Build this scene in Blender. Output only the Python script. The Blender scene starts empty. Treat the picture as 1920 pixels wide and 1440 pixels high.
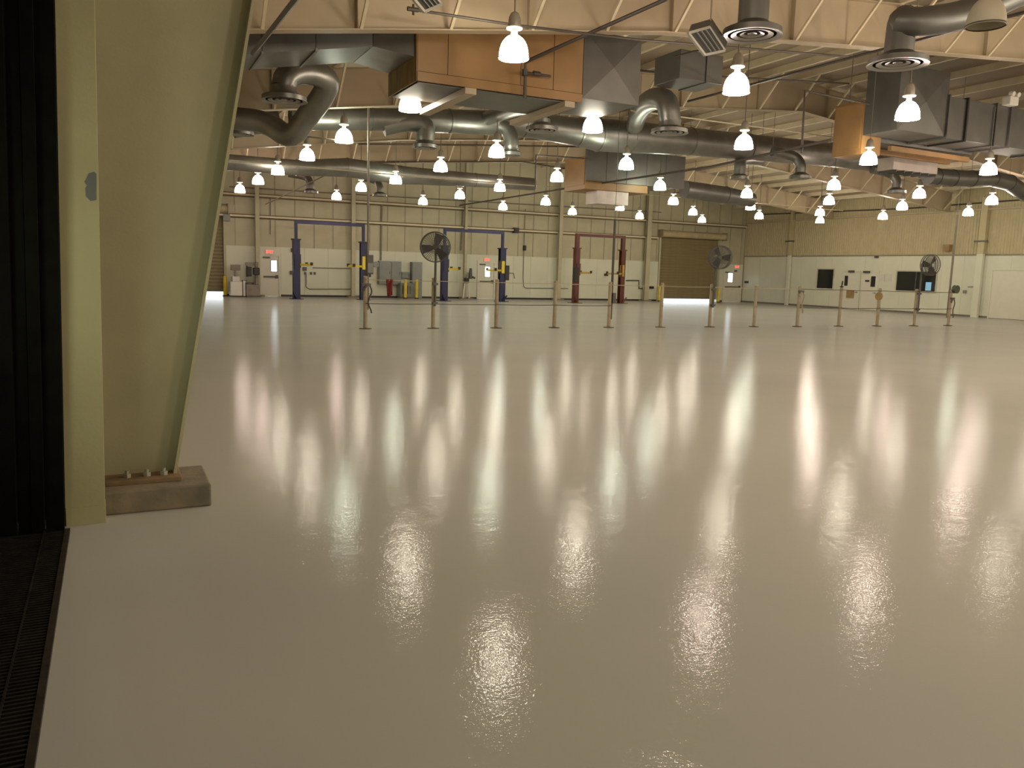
import bpy, bmesh, math, random
from mathutils import Vector, Matrix
from bisect import bisect

random.seed(7)
C = bpy.context.scene.collection
SC = bpy.context.scene

# ------------------------------------------------------------------ camera (calibrated: 1920 x 1440 photograph)
FPX, YAW, PITCH, ROLL = 1525.7, .458, -.1366, .0283
EYE = Vector((0, 0, 1.6))
_f = Vector((math.sin(YAW)*math.cos(PITCH), math.cos(YAW)*math.cos(PITCH), math.sin(PITCH)))
_r0 = Vector((math.cos(YAW), -math.sin(YAW), 0)); _u0 = _r0.cross(_f)
_r = _r0*math.cos(ROLL) + _u0*math.sin(ROLL)
_u = -_r0*math.sin(ROLL) + _u0*math.cos(ROLL)
cam_data = bpy.data.cameras.new('camera')
cam_data.sensor_width = 36; cam_data.sensor_fit = 'HORIZONTAL'
cam_data.lens = FPX/1920*36; cam_data.clip_start = .05; cam_data.clip_end = 300
cam = bpy.data.objects.new('camera', cam_data); C.objects.link(cam)
m = Matrix.Identity(4)
for i in range(3):
    m[i][0], m[i][1], m[i][2], m[i][3] = _r[i], _u[i], -_f[i], EYE[i]
cam.matrix_world = m
SC.camera = cam

# ------------------------------------------------------------------ world, daylight, exposure
LAMP_POWER = 40.0
DAYLIGHT = 6.0
w = bpy.data.worlds.new('daylight'); SC.world = w; w.use_nodes = True
w.node_tree.nodes['Background'].inputs[0].default_value = (.86, .95, 1, 1)
w.node_tree.nodes['Background'].inputs[1].default_value = DAYLIGHT
SC.view_settings.view_transform = 'Standard'; SC.view_settings.look = 'None'
SC.view_settings.gamma = 1; SC.view_settings.use_curve_mapping = False
SC.view_settings.exposure = 0.0
SC.cycles.max_bounces = 6; SC.cycles.diffuse_bounces = 4; SC.cycles.glossy_bounces = 3
SC.cycles.sample_clamp_indirect = 6.0
# daylight that comes in by the side door just left of the view
ld = bpy.data.lights.new('side_door_daylight', 'AREA'); ld.shape = 'RECTANGLE'; ld.size = .3; ld.size_y = 2.2
ld.energy = 4.0; ld.spread = math.radians(75); ld.color = (.93, 1, .72)
lo = bpy.data.objects.new('side_door_daylight', ld); C.objects.link(lo)
lo.location = (-1.45, 3.7, 1.7)
lo.rotation_euler = (Vector((1.8, 2.25, 0))).to_track_quat('-Z', 'Z').to_euler()

# lamps of the same grid that hang outside the view (to the right and behind): their light only
for i in range(4, 10):
    for j in range({4: 6, 5: 5, 6: 3, 7: 0, 8: 0, 9: 0}[i], 8):
        if (i, j) == (7, 1): continue
        pl = bpy.data.lights.new('lamp_light', 'POINT'); pl.energy = 185 if i > 6 else 40; pl.color = (1, .88, .71); pl.shadow_soft_size = .2
        po = bpy.data.objects.new('lamp_light', pl); C.objects.link(po); po.location = (5.53+4.4*j, 40.0-4.73*i, 4.95)

# ------------------------------------------------------------------ pixel rays -> points on real planes
def ray(px, py): return _r*((px-960)/FPX) + _u*((720-py)/FPX) + _f
def AY(px, py, Y): d = ray(px, py); return EYE + d*(Y/d.y)
def AX(px, py, X): d = ray(px, py); return EYE + d*(X/d.x)
def AZ(px, py, Z): d = ray(px, py); return EYE + d*((Z-1.6)/d.z)

FAR, RIGHT, LEFT, NEAR = 43.79, 39.04, -.3, -8.0
ZW, ZWR = 2.54, 3.08           # tops of the white lower walls
def lerp(tab, x):
    if x <= tab[0][0]: return tab[0][1]
    for (a, b), (c, d) in zip(tab, tab[1:]):
        if x <= c: return b + (d-b)*(x-a)/(c-a)
    return tab[-1][1]
BEAM = [(-.3, 4.72), (2, 5.04), (4, 5.34), (9.4, 6.1), (12.3, 6.37), (20.5, 7.07), (39.1, 5.25)]
def zbeam(x): return lerp(BEAM, x)
DEEP = .95
def zroof(x): return zbeam(x) + DEEP + .2

# ------------------------------------------------------------------ materials
MATS = {}
def mat(name, col, rough=.6, metal=0, var=.12, scale=3, bump=0, bscale=40, emit=None, estr=0, spec=.5, stretch=None, tint=None):
    if name in MATS: return MATS[name]
    M = bpy.data.materials.new(name); M.use_nodes = True
    nt = M.node_tree; b = nt.nodes['Principled BSDF']
    b.inputs['Roughness'].default_value = rough; b.inputs['Metallic'].default_value = metal
    b.inputs['Specular IOR Level'].default_value = spec
    tc = nt.nodes.new('ShaderNodeTexCoord'); mp = nt.nodes.new('ShaderNodeMapping')
    nt.links.new(tc.outputs['Object'], mp.inputs[0])
    if stretch: mp.inputs['Scale'].default_value = stretch
    if var:
        n = nt.nodes.new('ShaderNodeTexNoise'); n.inputs['Scale'].default_value = scale; n.inputs['Detail'].default_value = 5
        nt.links.new(mp.outputs[0], n.inputs['Vector'])
        r = nt.nodes.new('ShaderNodeValToRGB')
        t = tint or col
        r.color_ramp.elements[0].position = .3; r.color_ramp.elements[1].position = .7
        r.color_ramp.elements[0].color = tuple(max(0, c*(1-var)) for c in t) + (1,)
        r.color_ramp.elements[1].color = tuple(min(1, c*(1+var)) for c in col) + (1,)
        nt.links.new(n.outputs[0], r.inputs[0]); nt.links.new(r.outputs[0], b.inputs['Base Color'])
    else:
        b.inputs['Base Color'].default_value = tuple(col) + (1,)
    if bump:
        n2 = nt.nodes.new('ShaderNodeTexNoise'); n2.inputs['Scale'].default_value = bscale; n2.inputs['Detail'].default_value = 3
        nt.links.new(mp.outputs[0], n2.inputs['Vector'])
        bp = nt.nodes.new('ShaderNodeBump'); bp.inputs['Strength'].default_value = bump; bp.inputs['Distance'].default_value = .01
        nt.links.new(n2.outputs[0], bp.inputs['Height']); nt.links.new(bp.outputs[0], b.inputs['Normal'])
    if emit:
        b.inputs['Emission Color'].default_value = tuple(emit) + (1,); b.inputs['Emission Strength'].default_value = estr
    MATS[name] = M; return M

cream = mat('cream_paint', (.45, .41, .275), .5, var=.07, scale=1.5)
cream_beam = mat('cream_beam_paint', (.40, .315, .21), .5, var=.08, scale=1.2)
cream_col = mat('cream_column_paint', (.42, .39, .25), .45, var=.06, scale=2.5, bump=.08, bscale=60)
white_wall = mat('white_wall_paint', (.63, .63, .50), .5, var=.04, scale=1)
roof_mat = mat('roof_lining', (.27, .21, .14), .7, var=.15, scale=.6)
purlin_mat = mat('purlin_paint', (.58, .49, .34), .5, var=.08)
galv = mat('galvanized_steel', (.235, .225, .205), .4, .8, var=.10, scale=2, tint=(.20, .19, .17))
galv_plenum = mat('bright_galvanized_sheet', (.12, .112, .098), .5, .55, var=.10, scale=2.5)
galv_dark = mat('dull_galvanized_steel', (.15, .145, .135), .45, .75, var=.12, scale=2)
tan = mat('tan_enamel', (.285, .155, .053), .5, var=.08, scale=2, tint=(.265, .145, .05))
dark_pipe = mat('dark_pipe_paint', (.06, .045, .035), .5, var=.2)
pale_pipe = mat('pale_pipe_paint', (.55, .48, .34), .4, var=.08)
grey_pipe = mat('grey_pipe_paint', (.20, .17, .13), .5, var=.1)
blue = mat('blue_lift_paint', (.014, .014, .062), .5, var=.15)
redp = mat('dark_red_lift_paint', (.10, .022, .012), .45, var=.2)
yellow = mat('yellow_paint', (.66, .50, .03), .4, var=.1)
black = mat('black_plastic', (.02, .018, .016), .5, var=.2)
black_rub = mat('black_rubber', (.005, .005, .004), .85, var=.4, scale=8, spec=.12)
dark_grey = mat('dark_grey_metal', (.09, .085, .075), .45, .3, var=.15)
mid_grey = mat('grey_enamel', (.22, .23, .21), .45, var=.08)
brown_door = mat('brown_door_paint', (.205, .16, .075), .5, var=.08)
conc = mat('bare_concrete', (.25, .185, .125), .75, var=.25, scale=5, bump=.3, bscale=30, tint=(.18, .175, .13))
rust = mat('rusty_steel', (.20, .12, .06), .7, var=.4, scale=14, tint=(.26, .20, .11))
post_mat = mat('tan_post_paint', (.34, .27, .18), .45, var=.15, scale=4)
door_mat = mat('white_door_paint', (.66, .63, .52), .4, var=.03)
glass_dark = mat('dark_window_glass', (.012, .014, .013), .08, var=0)
cord_mat = mat('cord', (.42, .34, .22), .6, var=.1)
dark_cord = mat('dark_cord', (.07, .055, .04), .6, var=.1)
red_cloth = mat('red_cloth', (.17, .013, .012), .7, var=.2)
wood = mat('brown_board', (.30, .19, .07), .6, var=.2)
silver = mat('bright_aluminium', (.62, .60, .57), .3, .9, var=.05)
white_enamel = mat('white_enamel', (.72, .68, .62), .35, var=.04)
paper = mat('paper', (.60, .58, .50), .7, var=.04)
red_sign = mat('red_exit_letters', (.8, .05, .03), .5, var=0, emit=(1, .10, .06), estr=1.6)
clear_glass = bpy.data.materials.new('window_glass'); clear_glass.use_nodes = True
_b = clear_glass.node_tree.nodes['Principled BSDF']
_b.inputs['Transmission Weight'].default_value = 1; _b.inputs['Roughness'].default_value = 0; _b.inputs['IOR'].default_value = 1.02
_b.inputs['Base Color'].default_value = (.95, .98, 1, 1)
screen_mat = mat('lit_screen', (.1, .2, .3), .3, var=0, emit=(.35, .62, .8), estr=.45)

# glossy epoxy floor: gentle trowel waves and a fine orange peel
floor_mat = bpy.data.materials.new('epoxy_floor'); floor_mat.use_nodes = True
nt = floor_mat.node_tree; b = nt.nodes['Principled BSDF']
b.inputs['Roughness'].default_value = .17; b.inputs['Specular IOR Level'].default_value = .42
geo = nt.nodes.new('ShaderNodeNewGeometry')
def noise(scale, detail=3, rough=.5):
    n = nt.nodes.new('ShaderNodeTexNoise'); n.inputs['Scale'].default_value = scale; n.inputs['Detail'].default_value = detail
    n.inputs['Roughness'].default_value = rough
    nt.links.new(geo.outputs['Position'], n.inputs['Vector']); return n
n1 = noise(.5); r1 = nt.nodes.new('ShaderNodeValToRGB')
r1.color_ramp.elements[0].position = .3; r1.color_ramp.elements[1].position = .7
r1.color_ramp.elements[0].color = (.465, .46, .415, 1); r1.color_ramp.elements[1].color = (.50, .492, .44, 1)
nt.links.new(n1.outputs[0], r1.inputs[0]); nt.links.new(r1.outputs[0], b.inputs['Base Color'])
prev = None
for sc_, st, dist in ((.9, .11, .03), (5.5, .13, .012), (22, .08, .006), (65, .22, .004)):
    n = noise(sc_, 2); bp = nt.nodes.new('ShaderNodeBump')
    bp.inputs['Strength'].default_value = st; bp.inputs['Distance'].default_value = dist
    nt.links.new(n.outputs[0], bp.inputs['Height'])
    if prev: nt.links.new(prev.outputs[0], bp.inputs['Normal'])
    prev = bp
b.inputs['Specular IOR Level'].default_value = 0; b.inputs['Roughness'].default_value = .8
gl = nt.nodes.new('ShaderNodeBsdfGlossy'); gl.inputs['Roughness'].default_value = .085; gl.inputs['Color'].default_value = (1, 1, 1, 1)
nt.links.new(prev.outputs[0], gl.inputs['Normal'])
fr = nt.nodes.new('ShaderNodeFresnel'); fr.inputs[0].default_value = 1.5; nt.links.new(prev.outputs[0], fr.inputs['Normal'])
mu = nt.nodes.new('ShaderNodeMath'); mu.operation = 'MULTIPLY'; mu.inputs[1].default_value = .42; nt.links.new(fr.outputs[0], mu.inputs[0])
mx = nt.nodes.new('ShaderNodeMixShader'); nt.links.new(mu.outputs[0], mx.inputs[0]); nt.links.new(b.outputs[0], mx.inputs[1]); nt.links.new(gl.outputs[0], mx.inputs[2])
nt.links.new(mx.outputs[0], nt.nodes['Material Output'].inputs[0])

lamp_mats = []
for k, c in enumerate([(1, .89, .72), (1, .79, .70), (.90, .97, .78)]):
    lamp_mats.append(mat('lit_lamp_glass_%s' % ('warm', 'pink', 'green')[k], (.9, .9, .85), .3, var=0, emit=c, estr=LAMP_POWER))

# ------------------------------------------------------------------ mesh builder
ORG = {}
class MB:
    def __init__(s): s.v = []; s.f = []
    def add(s, vs, fs):
        o = len(s.v); s.v += [tuple(v) for v in vs]; s.f += [tuple(i+o for i in f) for f in fs]; return s
    def hexa(s, p):                       # 8 points: bottom 4 ccw, top 4 ccw
        return s.add(p, [(3, 2, 1, 0), (4, 5, 6, 7), (0, 1, 5, 4), (1, 2, 6, 5), (2, 3, 7, 6), (3, 0, 4, 7)])
    def box(s, x0, y0, z0, x1, y1, z1):
        x0, x1 = min(x0, x1), max(x0, x1); y0, y1 = min(y0, y1), max(y0, y1); z0, z1 = min(z0, z1), max(z0, z1)
        return s.hexa([(x0, y0, z0), (x1, y0, z0), (x1, y1, z0), (x0, y1, z0), (x0, y0, z1), (x1, y0, z1), (x1, y1, z1), (x0, y1, z1)])
    def prism(s, pts, off):               # polygon and an extrusion vector
        n = len(pts); a = [Vector(p) for p in pts]; o = Vector(off)
        return s.add(a + [p+o for p in a], [tuple(range(n))[::-1], tuple(range(n, 2*n))] + [(i, (i+1) % n, n+(i+1) % n, n+i) for i in range(n)])
    def bar(s, p, q, wd, ht=None, up=(0, 0, 1)):
        p, q = Vector(p), Vector(q); ht = ht or wd; d = (q-p).normalized(); up = Vector(up)
        if abs(d.dot(up)) > .98: up = Vector((0, 1, 0))
        a = d.cross(up).normalized()*wd/2; c = a.cross(d).normalized()*ht/2
        return s.hexa([p-a-c, p+a-c, q+a-c, q-a-c, p-a+c, p+a+c, q+a+c, q-a+c])
    def tube(s, pts, r, n=12, cap=True):
        P = [Vector(p) for p in pts]; R = r if isinstance(r, (list, tuple)) else [r]*len(P)
        o = len(s.v); prevx = None
        for i, p in enumerate(P):
            t = (P[min(i+1, len(P)-1)] - P[max(i-1, 0)]).normalized()
            if prevx is None:
                a = Vector((0, 0, 1)) if abs(t.z) < .9 else Vector((1, 0, 0))
                x = t.cross(a).normalized()
            else:
                x = (prevx - t*prevx.dot(t)).normalized()
            prevx = x; y = t.cross(x)
            for k in range(n):
                an = 2*math.pi*k/n; s.v.append(tuple(p + x*(R[i]*math.cos(an)) + y*(R[i]*math.sin(an))))
        for i in range(len(P)-1):
            for k in range(n):
                a = o+i*n+k; b2 = o+i*n+(k+1) % n; s.f.append((a, b2, b2+n, a+n))
        if cap:
            s.f.append(tuple(o+k for k in range(n))[::-1]); s.f.append(tuple(o+(len(P)-1)*n+k for k in range(n)))
        return s
    def lathe(s, prof, c=(0, 0, 0), n=20, close=False):
        o = len(s.v)
        for r, z in prof:
            for k in range(n):
                an = 2*math.pi*k/n; s.v.append((c[0]+r*math.cos(an), c[1]+r*math.sin(an), c[2]+z))
        m_ = len(prof)
        for i in range(m_-1 if not close else m_):
            for k in range(n):
                a = o+i*n+k; b2 = o+i*n+(k+1) % n; j = ((i+1) % m_ - i)*n
                s.f.append((a, b2, b2+j, a+j))
        return s
    def ring(s, c, axis, R, r, n=28, m_=6):
        ax = Vector(axis).normalized(); a = Vector((0, 0, 1)) if abs(ax.z) < .9 else Vector((1, 0, 0))
        x = ax.cross(a).normalized(); y = ax.cross(x); c = Vector(c); o = len(s.v)
        for i in range(n):
            an = 2*math.pi*i/n; d = x*math.cos(an)+y*math.sin(an)
            for j in range(m_):
                bn = 2*math.pi*j/m_; s.v.append(tuple(c + d*(R + r*math.cos(bn)) + ax*(r*math.sin(bn))))
        for i in range(n):
            for j in range(m_):
                s.f.append((o+i*m_+j, o+((i+1) % n)*m_+j, o+((i+1) % n)*m_+(j+1) % m_, o+i*m_+(j+1) % m_))
        return s
    def build(s, name, material, parent=None, smooth=False, bevel=0, kind=None, label=None):
        me = bpy.data.meshes.new(name)
        base = Vector(ORG.get(parent.name, (0, 0, 0))) if parent else Vector((0, 0, 0))
        me.from_pydata([tuple(Vector(v)-base) for v in s.v], [], s.f)
        bm = bmesh.new(); bm.from_mesh(me)
        bmesh.ops.recalc_face_normals(bm, faces=bm.faces)
        if bevel: bmesh.ops.bevel(bm, geom=bm.edges[:], offset=bevel, segments=2, affect='EDGES', profile=.5)
        bm.to_mesh(me); bm.free()
        me.materials.append(material)
        if smooth:
            me.polygons.foreach_set('use_smooth', [True]*len(me.polygons))
            me.set_sharp_from_angle(angle=math.radians(40))
        o = bpy.data.objects.new(name, me); C.objects.link(o)
        ORG[o.name] = tuple(base)
        if parent: o.parent = parent
        if kind: o['kind'] = kind
        if label: o['label'] = label
        return o

def tag(o, label, cat, group=None):
    o['label'] = label; o['category'] = cat
    if group: o['group'] = group
    return o
def thing(name, label, cat, loc=(0, 0, 0), group=None):     # parts are given in world coordinates and stored relative to the base
    o = bpy.data.objects.new(name, None); C.objects.link(o); o.location = loc; ORG[o.name] = tuple(loc)
    o.empty_display_size = .1
    return tag(o, label, cat, group)
def struct(name, loc=(0, 0, 0)):
    o = bpy.data.objects.new(name, None); C.objects.link(o); o.location = loc; ORG[o.name] = tuple(loc); o['kind'] = 'structure'; return o
def B(*a): return MB().box(*a)
def copy_tree(root, loc, parent=None):
    r = root.copy(); C.objects.link(r); r.location = loc; ORG[r.name] = tuple(loc)
    for ch in root.children:
        c = ch.copy(); C.objects.link(c); c.parent = r
        for g in ch.children:
            d = g.copy(); C.objects.link(d); d.parent = c
    return r

# ================================================================== SETTING
# floor and outside apron
B(-1.7, NEAR, -.15, RIGHT+.2, FAR+.12, 0).build('floor', floor_mat, kind='structure')
B(-12, FAR+.13, -.2, RIGHT+12, FAR+25, -.02).build('ground', conc, kind='structure')

# pixel rectangle on the far wall -> x0, x1, z0, z1 ; on the right wall -> y0, y1, z0, z1
def fw(x0, y0, x1, y1, Y=FAR):
    a = AY(x0, y0, Y); c = AY(x1, y1, Y); return min(a.x, c.x), max(a.x, c.x), min(a.z, c.z), max(a.z, c.z)
def rwall(x0, y0, x1, y1, X=RIGHT):
    a = AX(x0, y0, X); c = AX(x1, y1, X); return min(a.y, c.y), max(a.y, c.y), min(a.z, c.z), max(a.z, c.z)

# openings of the far wall
ro_x0, ro_x1 = AY(1233, 540, FAR).x, AY(1343, 540, FAR).x        # big rolling door
ro_top = AY(1290, 447, FAR).z
rl_x0, rl_x1 = 1.2, AY(421, 530, FAR).x                          # rolling door in the far left corner
doors = []
for (l, t, r_, bt) in ((489, 481, 524, 555), (896, 499, 925, 561), (1357, 512, 1386, 567)):
    a, c, z0, z1 = fw(l, t, r_, bt); doors.append((a, c, 2.12))
openings = [(rl_x0, rl_x1, ro_top)] + [(doors[0][0], doors[0][1], 2.12), (doors[1][0], doors[1][1], 2.12)] + [(ro_x0, ro_x1, ro_top), (doors[2][0], doors[2][1], 2.12)]
wf = struct('wall_far')
core = MB(); xs = [LEFT-.2]
for a, c, zt in openings:
    core.box(xs[-1], FAR, 0, a, FAR+.12, 7.2); core.box(a, FAR, zt, c, FAR+.12, 7.2); xs.append(c)
core.box(xs[-1], FAR, 0, RIGHT+.2, FAR+.12, 7.2)
core.prism([(LEFT-.2, FAR, 7.2), (RIGHT+.2, FAR, 7.2), (20.5, FAR, 8.5)], (0, .12, 0))
core.build('wall_core', cream, wf)
# upper metal panels, one by one, with open joints
def free(x):                                                    # bottom of the panel over an opening
    for a, c, zt in openings:
        if zt > 3 and a-.1 < x < c+.1: return zt+.45
    return ZW
rib_mat = mat('panel_rib_paint', (.33, .28, .18), .5, var=.06)
x = LEFT+.02; PW = 1.0
while x < RIGHT:
    x2 = min(x+PW, RIGHT); mid = (x+x2)/2
    zb_ = free(mid)
    MB().prism([(x+.012, FAR-.03, zb_), (x2-.012, FAR-.03, zb_), (x2-.012, FAR-.03, zroof(x2)-.02), (x+.012, FAR-.03, zroof(x)-.02)], (0, .03, 0)).build('panel', cream, wf)
    MB().box(x2-.035, FAR-.055, zb_, x2+.005, FAR-.03, zroof(x2)-.05).build('panel_rib', rib_mat, wf)
    x = x2
# white lower wall boards
x = LEFT+.02
edges = sorted([e for a, c, zt in openings for e in (a-.06, c+.06)])
spans = []; cur = LEFT+.02
for a, c, zt in openings:
    spans.append((cur, a-.07)); cur = c+.07
spans.append((cur, RIGHT-.02))
for a, c in spans:
    n = max(1, round((c-a)/1.22)); st = (c-a)/n
    for i in range(n):
        if st > .1: MB().box(a+i*st+.003, FAR-.05, .1, a+(i+1)*st-.003, FAR, ZW).build('wainscot_board', white_wall, wf)
for a, c, zt in openings:
    if zt < 3: MB().box(a-.07, FAR-.05, zt+.06, c+.07, FAR, ZW).build('wainscot_board', white_wall, wf)
bf = struct('baseboard_far')
for a, c in spans: MB().box(a, FAR-.062, 0, c, FAR-.001, .1).build('board', black, bf)
# girts
girts = []
girt_shade = mat('shaded_girt', (.17, .125, .07), .7, var=.15)  # darker brown, paints the shadow line along each girt
girt_lip = mat('girt_lip_paint', (.66, .57, .40), .5, var=.06)  # lightened so the lip reads as a bright line against the painted shade
def girt(x0, x1, z, name='girt'):
    MB().prism([(x0, FAR-.24, z), (x0, FAR-.056, z), (x0, FAR-.056, z-.16), (x0, FAR-.08, z-.16), (x0, FAR-.08, z-.03), (x0, FAR-.24, z-.03)], (x1-x0, 0, 0)).build(name, girt_shade, wf)
    MB().box(x0, FAR-.26, z+.0, x1, FAR-.056, z+.05).build('girt_shade_strip', girt_shade, wf)  # dark strip over the lip, shade put in as colour
    MB().box(x0, FAR-.245, z-.09, x1, FAR-.235, z).build('girt_lip', girt_lip, wf)
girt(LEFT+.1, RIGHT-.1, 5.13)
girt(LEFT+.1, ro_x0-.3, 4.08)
girt(LEFT+.1, RIGHT-.1, 6.1) if False else None
# wind columns of the far wall
def wall_column(px, wpx, mat_, zb_=0.06, Y=None):
    p = AY(px, 540, FAR-.36); wd = wpx/FPX*44
    e = MB(); e.box(p.x-wd/2, FAR-.46, zb_, p.x+wd/2, FAR-.44, zroof(p.x)-.1)
    e.box(p.x-wd/2, FAR-.26, zb_, p.x+wd/2, FAR-.245, zroof(p.x)-.1); e.box(p.x-.01, FAR-.45, zb_, p.x+.01, FAR-.25, zroof(p.x)-.1)
    e.build('column', mat_, wf)
    MB().box(p.x-wd/2-.2, FAR-.56, 0, p.x+wd/2+.2, FAR-.14, zb_+.02).build('column_foot', conc, wf)
wall_column(484, 7, cream); wall_column(662, 7, cream); wall_column(1047, 8, cream); wall_column(1211, 11, cream)
wall_column(871, 5, cream)

# right wall: corrugated upper sheets over a white lower wall
wr = struct('wall_right')
MB().box(RIGHT, NEAR, 0, RIGHT+.15, FAR+.1, 6.4).build('wall_core', cream, wr)
mesh_shared = None; y = 2.0; SW = .92
while y < FAR-.02:
    if mesh_shared is None:
        e = MB(); ribs = 6; prof = []
        for k in range(ribs):
            t0 = k*SW/ribs; s_ = SW/ribs
            prof += [(t0+.02*s_, 0), (t0+.5*s_, 0), (t0+.62*s_, .03), (t0+.86*s_, .03), (t0+.98*s_, 0)]
        vs = []; n = len(prof)
        for z in (0, 6.35-ZWR):
            vs += [(-.012-dx, yy, z) for yy, dx in prof]
        e.add(vs, [(i, i+1, n+i+1, n+i) for i in range(n-1)])
        o = e.build('sheet', mat('ribbed_sheet_paint', (.45, .38, .22), .5, var=.06), wr); mesh_shared = o
    else:
        o = mesh_shared.copy(); C.objects.link(o); o.parent = wr
    o.location = (RIGHT, y, ZWR); y += SW
wins = [rwall(1535, 505, 1562, 541), rwall(1684, 509, 1754, 547)]
rdoors = [rwall(1583, 507, 1610, 579), rwall(1618, 508, 1644, 582), rwall(1862, 505, 1945, 600)]
y = 8.0
while y < FAR-.1:
    y2 = min(y+1.22, FAR-.1)
    MB().box(RIGHT-.03, y+.004, .1, RIGHT, y2-.004, ZWR).build('wainscot_board', white_wall, wr); y = y2
MB().box(RIGHT-.08, 8, ZWR, RIGHT, FAR-.1, ZWR+.05).build('ledge', grey_pipe, wr)
MB().box(RIGHT-.22, 5, 5.28, RIGHT-.03, FAR-.3, 5.36).build('eave_girt', cream_beam, wr)
br = struct('baseboard_right')
MB().box(RIGHT-.045, 5, 0, RIGHT-.001, FAR-.1, .1).build('board', mat('grey_base', (.16, .14, .11), .5), br)
for px in (1481, 1839):
    p = AX(px, 470, RIGHT-.2)
    hw = .1 if px < 1600 else .17
    MB().box(RIGHT-.25, p.y-hw, ZWR+.06, RIGHT-.035, p.y+hw, 5.9).build('column', MATS['ribbed_sheet_paint'], wr)
    MB().box(RIGHT-.25, p.y-hw, 0, RIGHT-.085, p.y+hw, ZWR+.06).build('column_lower', white_wall, wr)
    q = AX(px, 452, RIGHT-.25); MB().box(RIGHT-.29, q.y-.35, q.z-.04, RIGHT-.2, q.y+.35, q.z+.03).build('column_bracket', dark_grey, wr)
B(LEFT-.2, 5.9, 0, LEFT, FAR, 6.2).build('wall_left', cream, kind='structure')
B(-1.9, NEAR, 0, -1.7, 5.7, 6.2).build('wall_side', mat('dark_lobby_paint', (.05, .05, .04), .7), kind='structure')
B(-1.9, 5.63, 0, -.16, 5.9, 6.2).build('wall_return', MATS['dark_lobby_paint'], kind='structure')
B(-1.9, NEAR-.2, 0, RIGHT+.2, NEAR, 8.5).build('wall_near', cream, kind='structure')

# roof: lining sheets and purlins
ce = struct('ceiling')
for (xa, xb) in ((-2, 2), (2, 4), (4, 9.4), (9.4, 12.3), (12.3, 20.5), (20.5, 39.3)):
    xs_ = [xa + (xb-xa)*i/max(1, round((xb-xa)/1.5)) for i in range(max(1, round((xb-xa)/1.5))+1)]
    for a, c in zip(xs_, xs_[1:]):
        MB().prism([(a, NEAR, zroof(a)), (c, NEAR, zroof(c)), (c, NEAR, zroof(c)+.05), (a, NEAR, zroof(a)+.05)], (0, FAR-NEAR+.15, 0)).build('roof_sheet', roof_mat, ce)
x = .6
while x < 38.8:
    z = zroof(x)
    MB().prism([(x-.03, NEAR, z-.2), (x+.07, NEAR, z-.2), (x+.07, NEAR, z-.185), (x-.015, NEAR, z-.185), (x-.015, NEAR, z), (x-.03, NEAR, z)], (0, FAR-NEAR-.05, 0)).build('purlin', purlin_mat, ce)
    x += 1.5

# tapered roof beams
ORD = ['first', 'second', 'third', 'fourth', 'fifth', 'sixth', 'seventh', 'eighth', 'ninth', 'tenth', 'eleventh', 'twelfth', 'thirteenth']
def roof_beam(Y, label, braces):
    t = thing('roof_beam', label, 'beam', (0, Y, 4.7), 'cream roof beams')
    xs_ = [.3, 2, 4, 9.4, 12.3, 20.5, 29, 38.8]
    for a, c in zip(xs_, xs_[1:]):
        MB().prism([(a, Y-.006, zbeam(a)), (c, Y-.006, zbeam(c)), (c, Y-.006, zbeam(c)+DEEP), (a, Y-.006, zbeam(a)+DEEP)], (0, .012, 0)).build('web', cream_beam, t)
    for nm, dz in (('lower_flange', 0), ('upper_flange', DEEP-.02)):
        e = MB()
        for a, c in zip(xs_, xs_[1:]):
            e.hexa([(a, Y-.12, zbeam(a)+dz-.0), (c, Y-.12, zbeam(c)+dz), (c, Y+.12, zbeam(c)+dz), (a, Y+.12, zbeam(a)+dz),
                    (a, Y-.12, zbeam(a)+dz+.02), (c, Y-.12, zbeam(c)+dz+.02), (c, Y+.12, zbeam(c)+dz+.02), (a, Y+.12, zbeam(a)+dz+.02)])
        e.build(nm, cream_beam, t)
    x = .6
    k = 0
    while x < 38.5:
        if k % 2 == 0:
            MB().box(x-.006, Y-.1, zbeam(x)+.02, x+.006, Y+.1, zbeam(x)+DEEP-.02).build('stiffener', cream_beam, t)
        MB().bar((x+.05, Y-.11, zbeam(x)+.03), (x+.05, Y-1.05, zroof(x)-.2), .05, .05).build('flange_brace', purlin_mat, t)
        x += 1.5; k += 1
    return t
BY = [5.95, 13.2, 20.76, 28.43, 36.11]
BL = [None, 'nearest cream roof beam, crossing above the lamp in front of the tan cabinet', 'cream roof beam behind the large tan cabinet, second one back',
      'cream roof beam third one back, just behind the long round duct', 'cream roof beam closest to the far wall, fourth one back']
for Y, l in zip(BY, BL):
    if l: roof_beam(Y, l, True)

# ================================================================== NEAR LEFT: jamb, column, block, curtain, grate
tr = struct('trim_1')
j0, j1 = -.3, -.085
MB().hexa([(j0, 5.45, 0), (j1, 5.45, 0), (j1, 5.62, 0), (j0, 5.62, 0), (j0+.1, 5.45, 4.2), (j1+.075, 5.45, 4.2), (j1+.075, 5.62, 4.2), (j0+.1, 5.62, 4.2)]).build('jamb', mat('yellowed_jamb_paint', (.43, .40, .23), .5, var=.06, scale=3, bump=.1, bscale=50), tr)
MB().box(j0+.005, 5.44, 0, j1+.004, 5.6, .11).build('jamb_foot', MATS['yellowed_jamb_paint'], tr)
pp = [AY(px, py, 5.449) for px, py in ((166, 325), (176, 322), (181, 326), (181, 375), (170, 377), (161, 368), (160, 352), (163, 348), (158, 341), (161, 336))]
MB().prism([tuple(p) for p in pp], (0, .004, 0)).build('bare_patch', mat('bare_grey_steel', (.20, .22, .22), .4, .4), tr, label='grey patch where the paint has chipped off')

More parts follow.
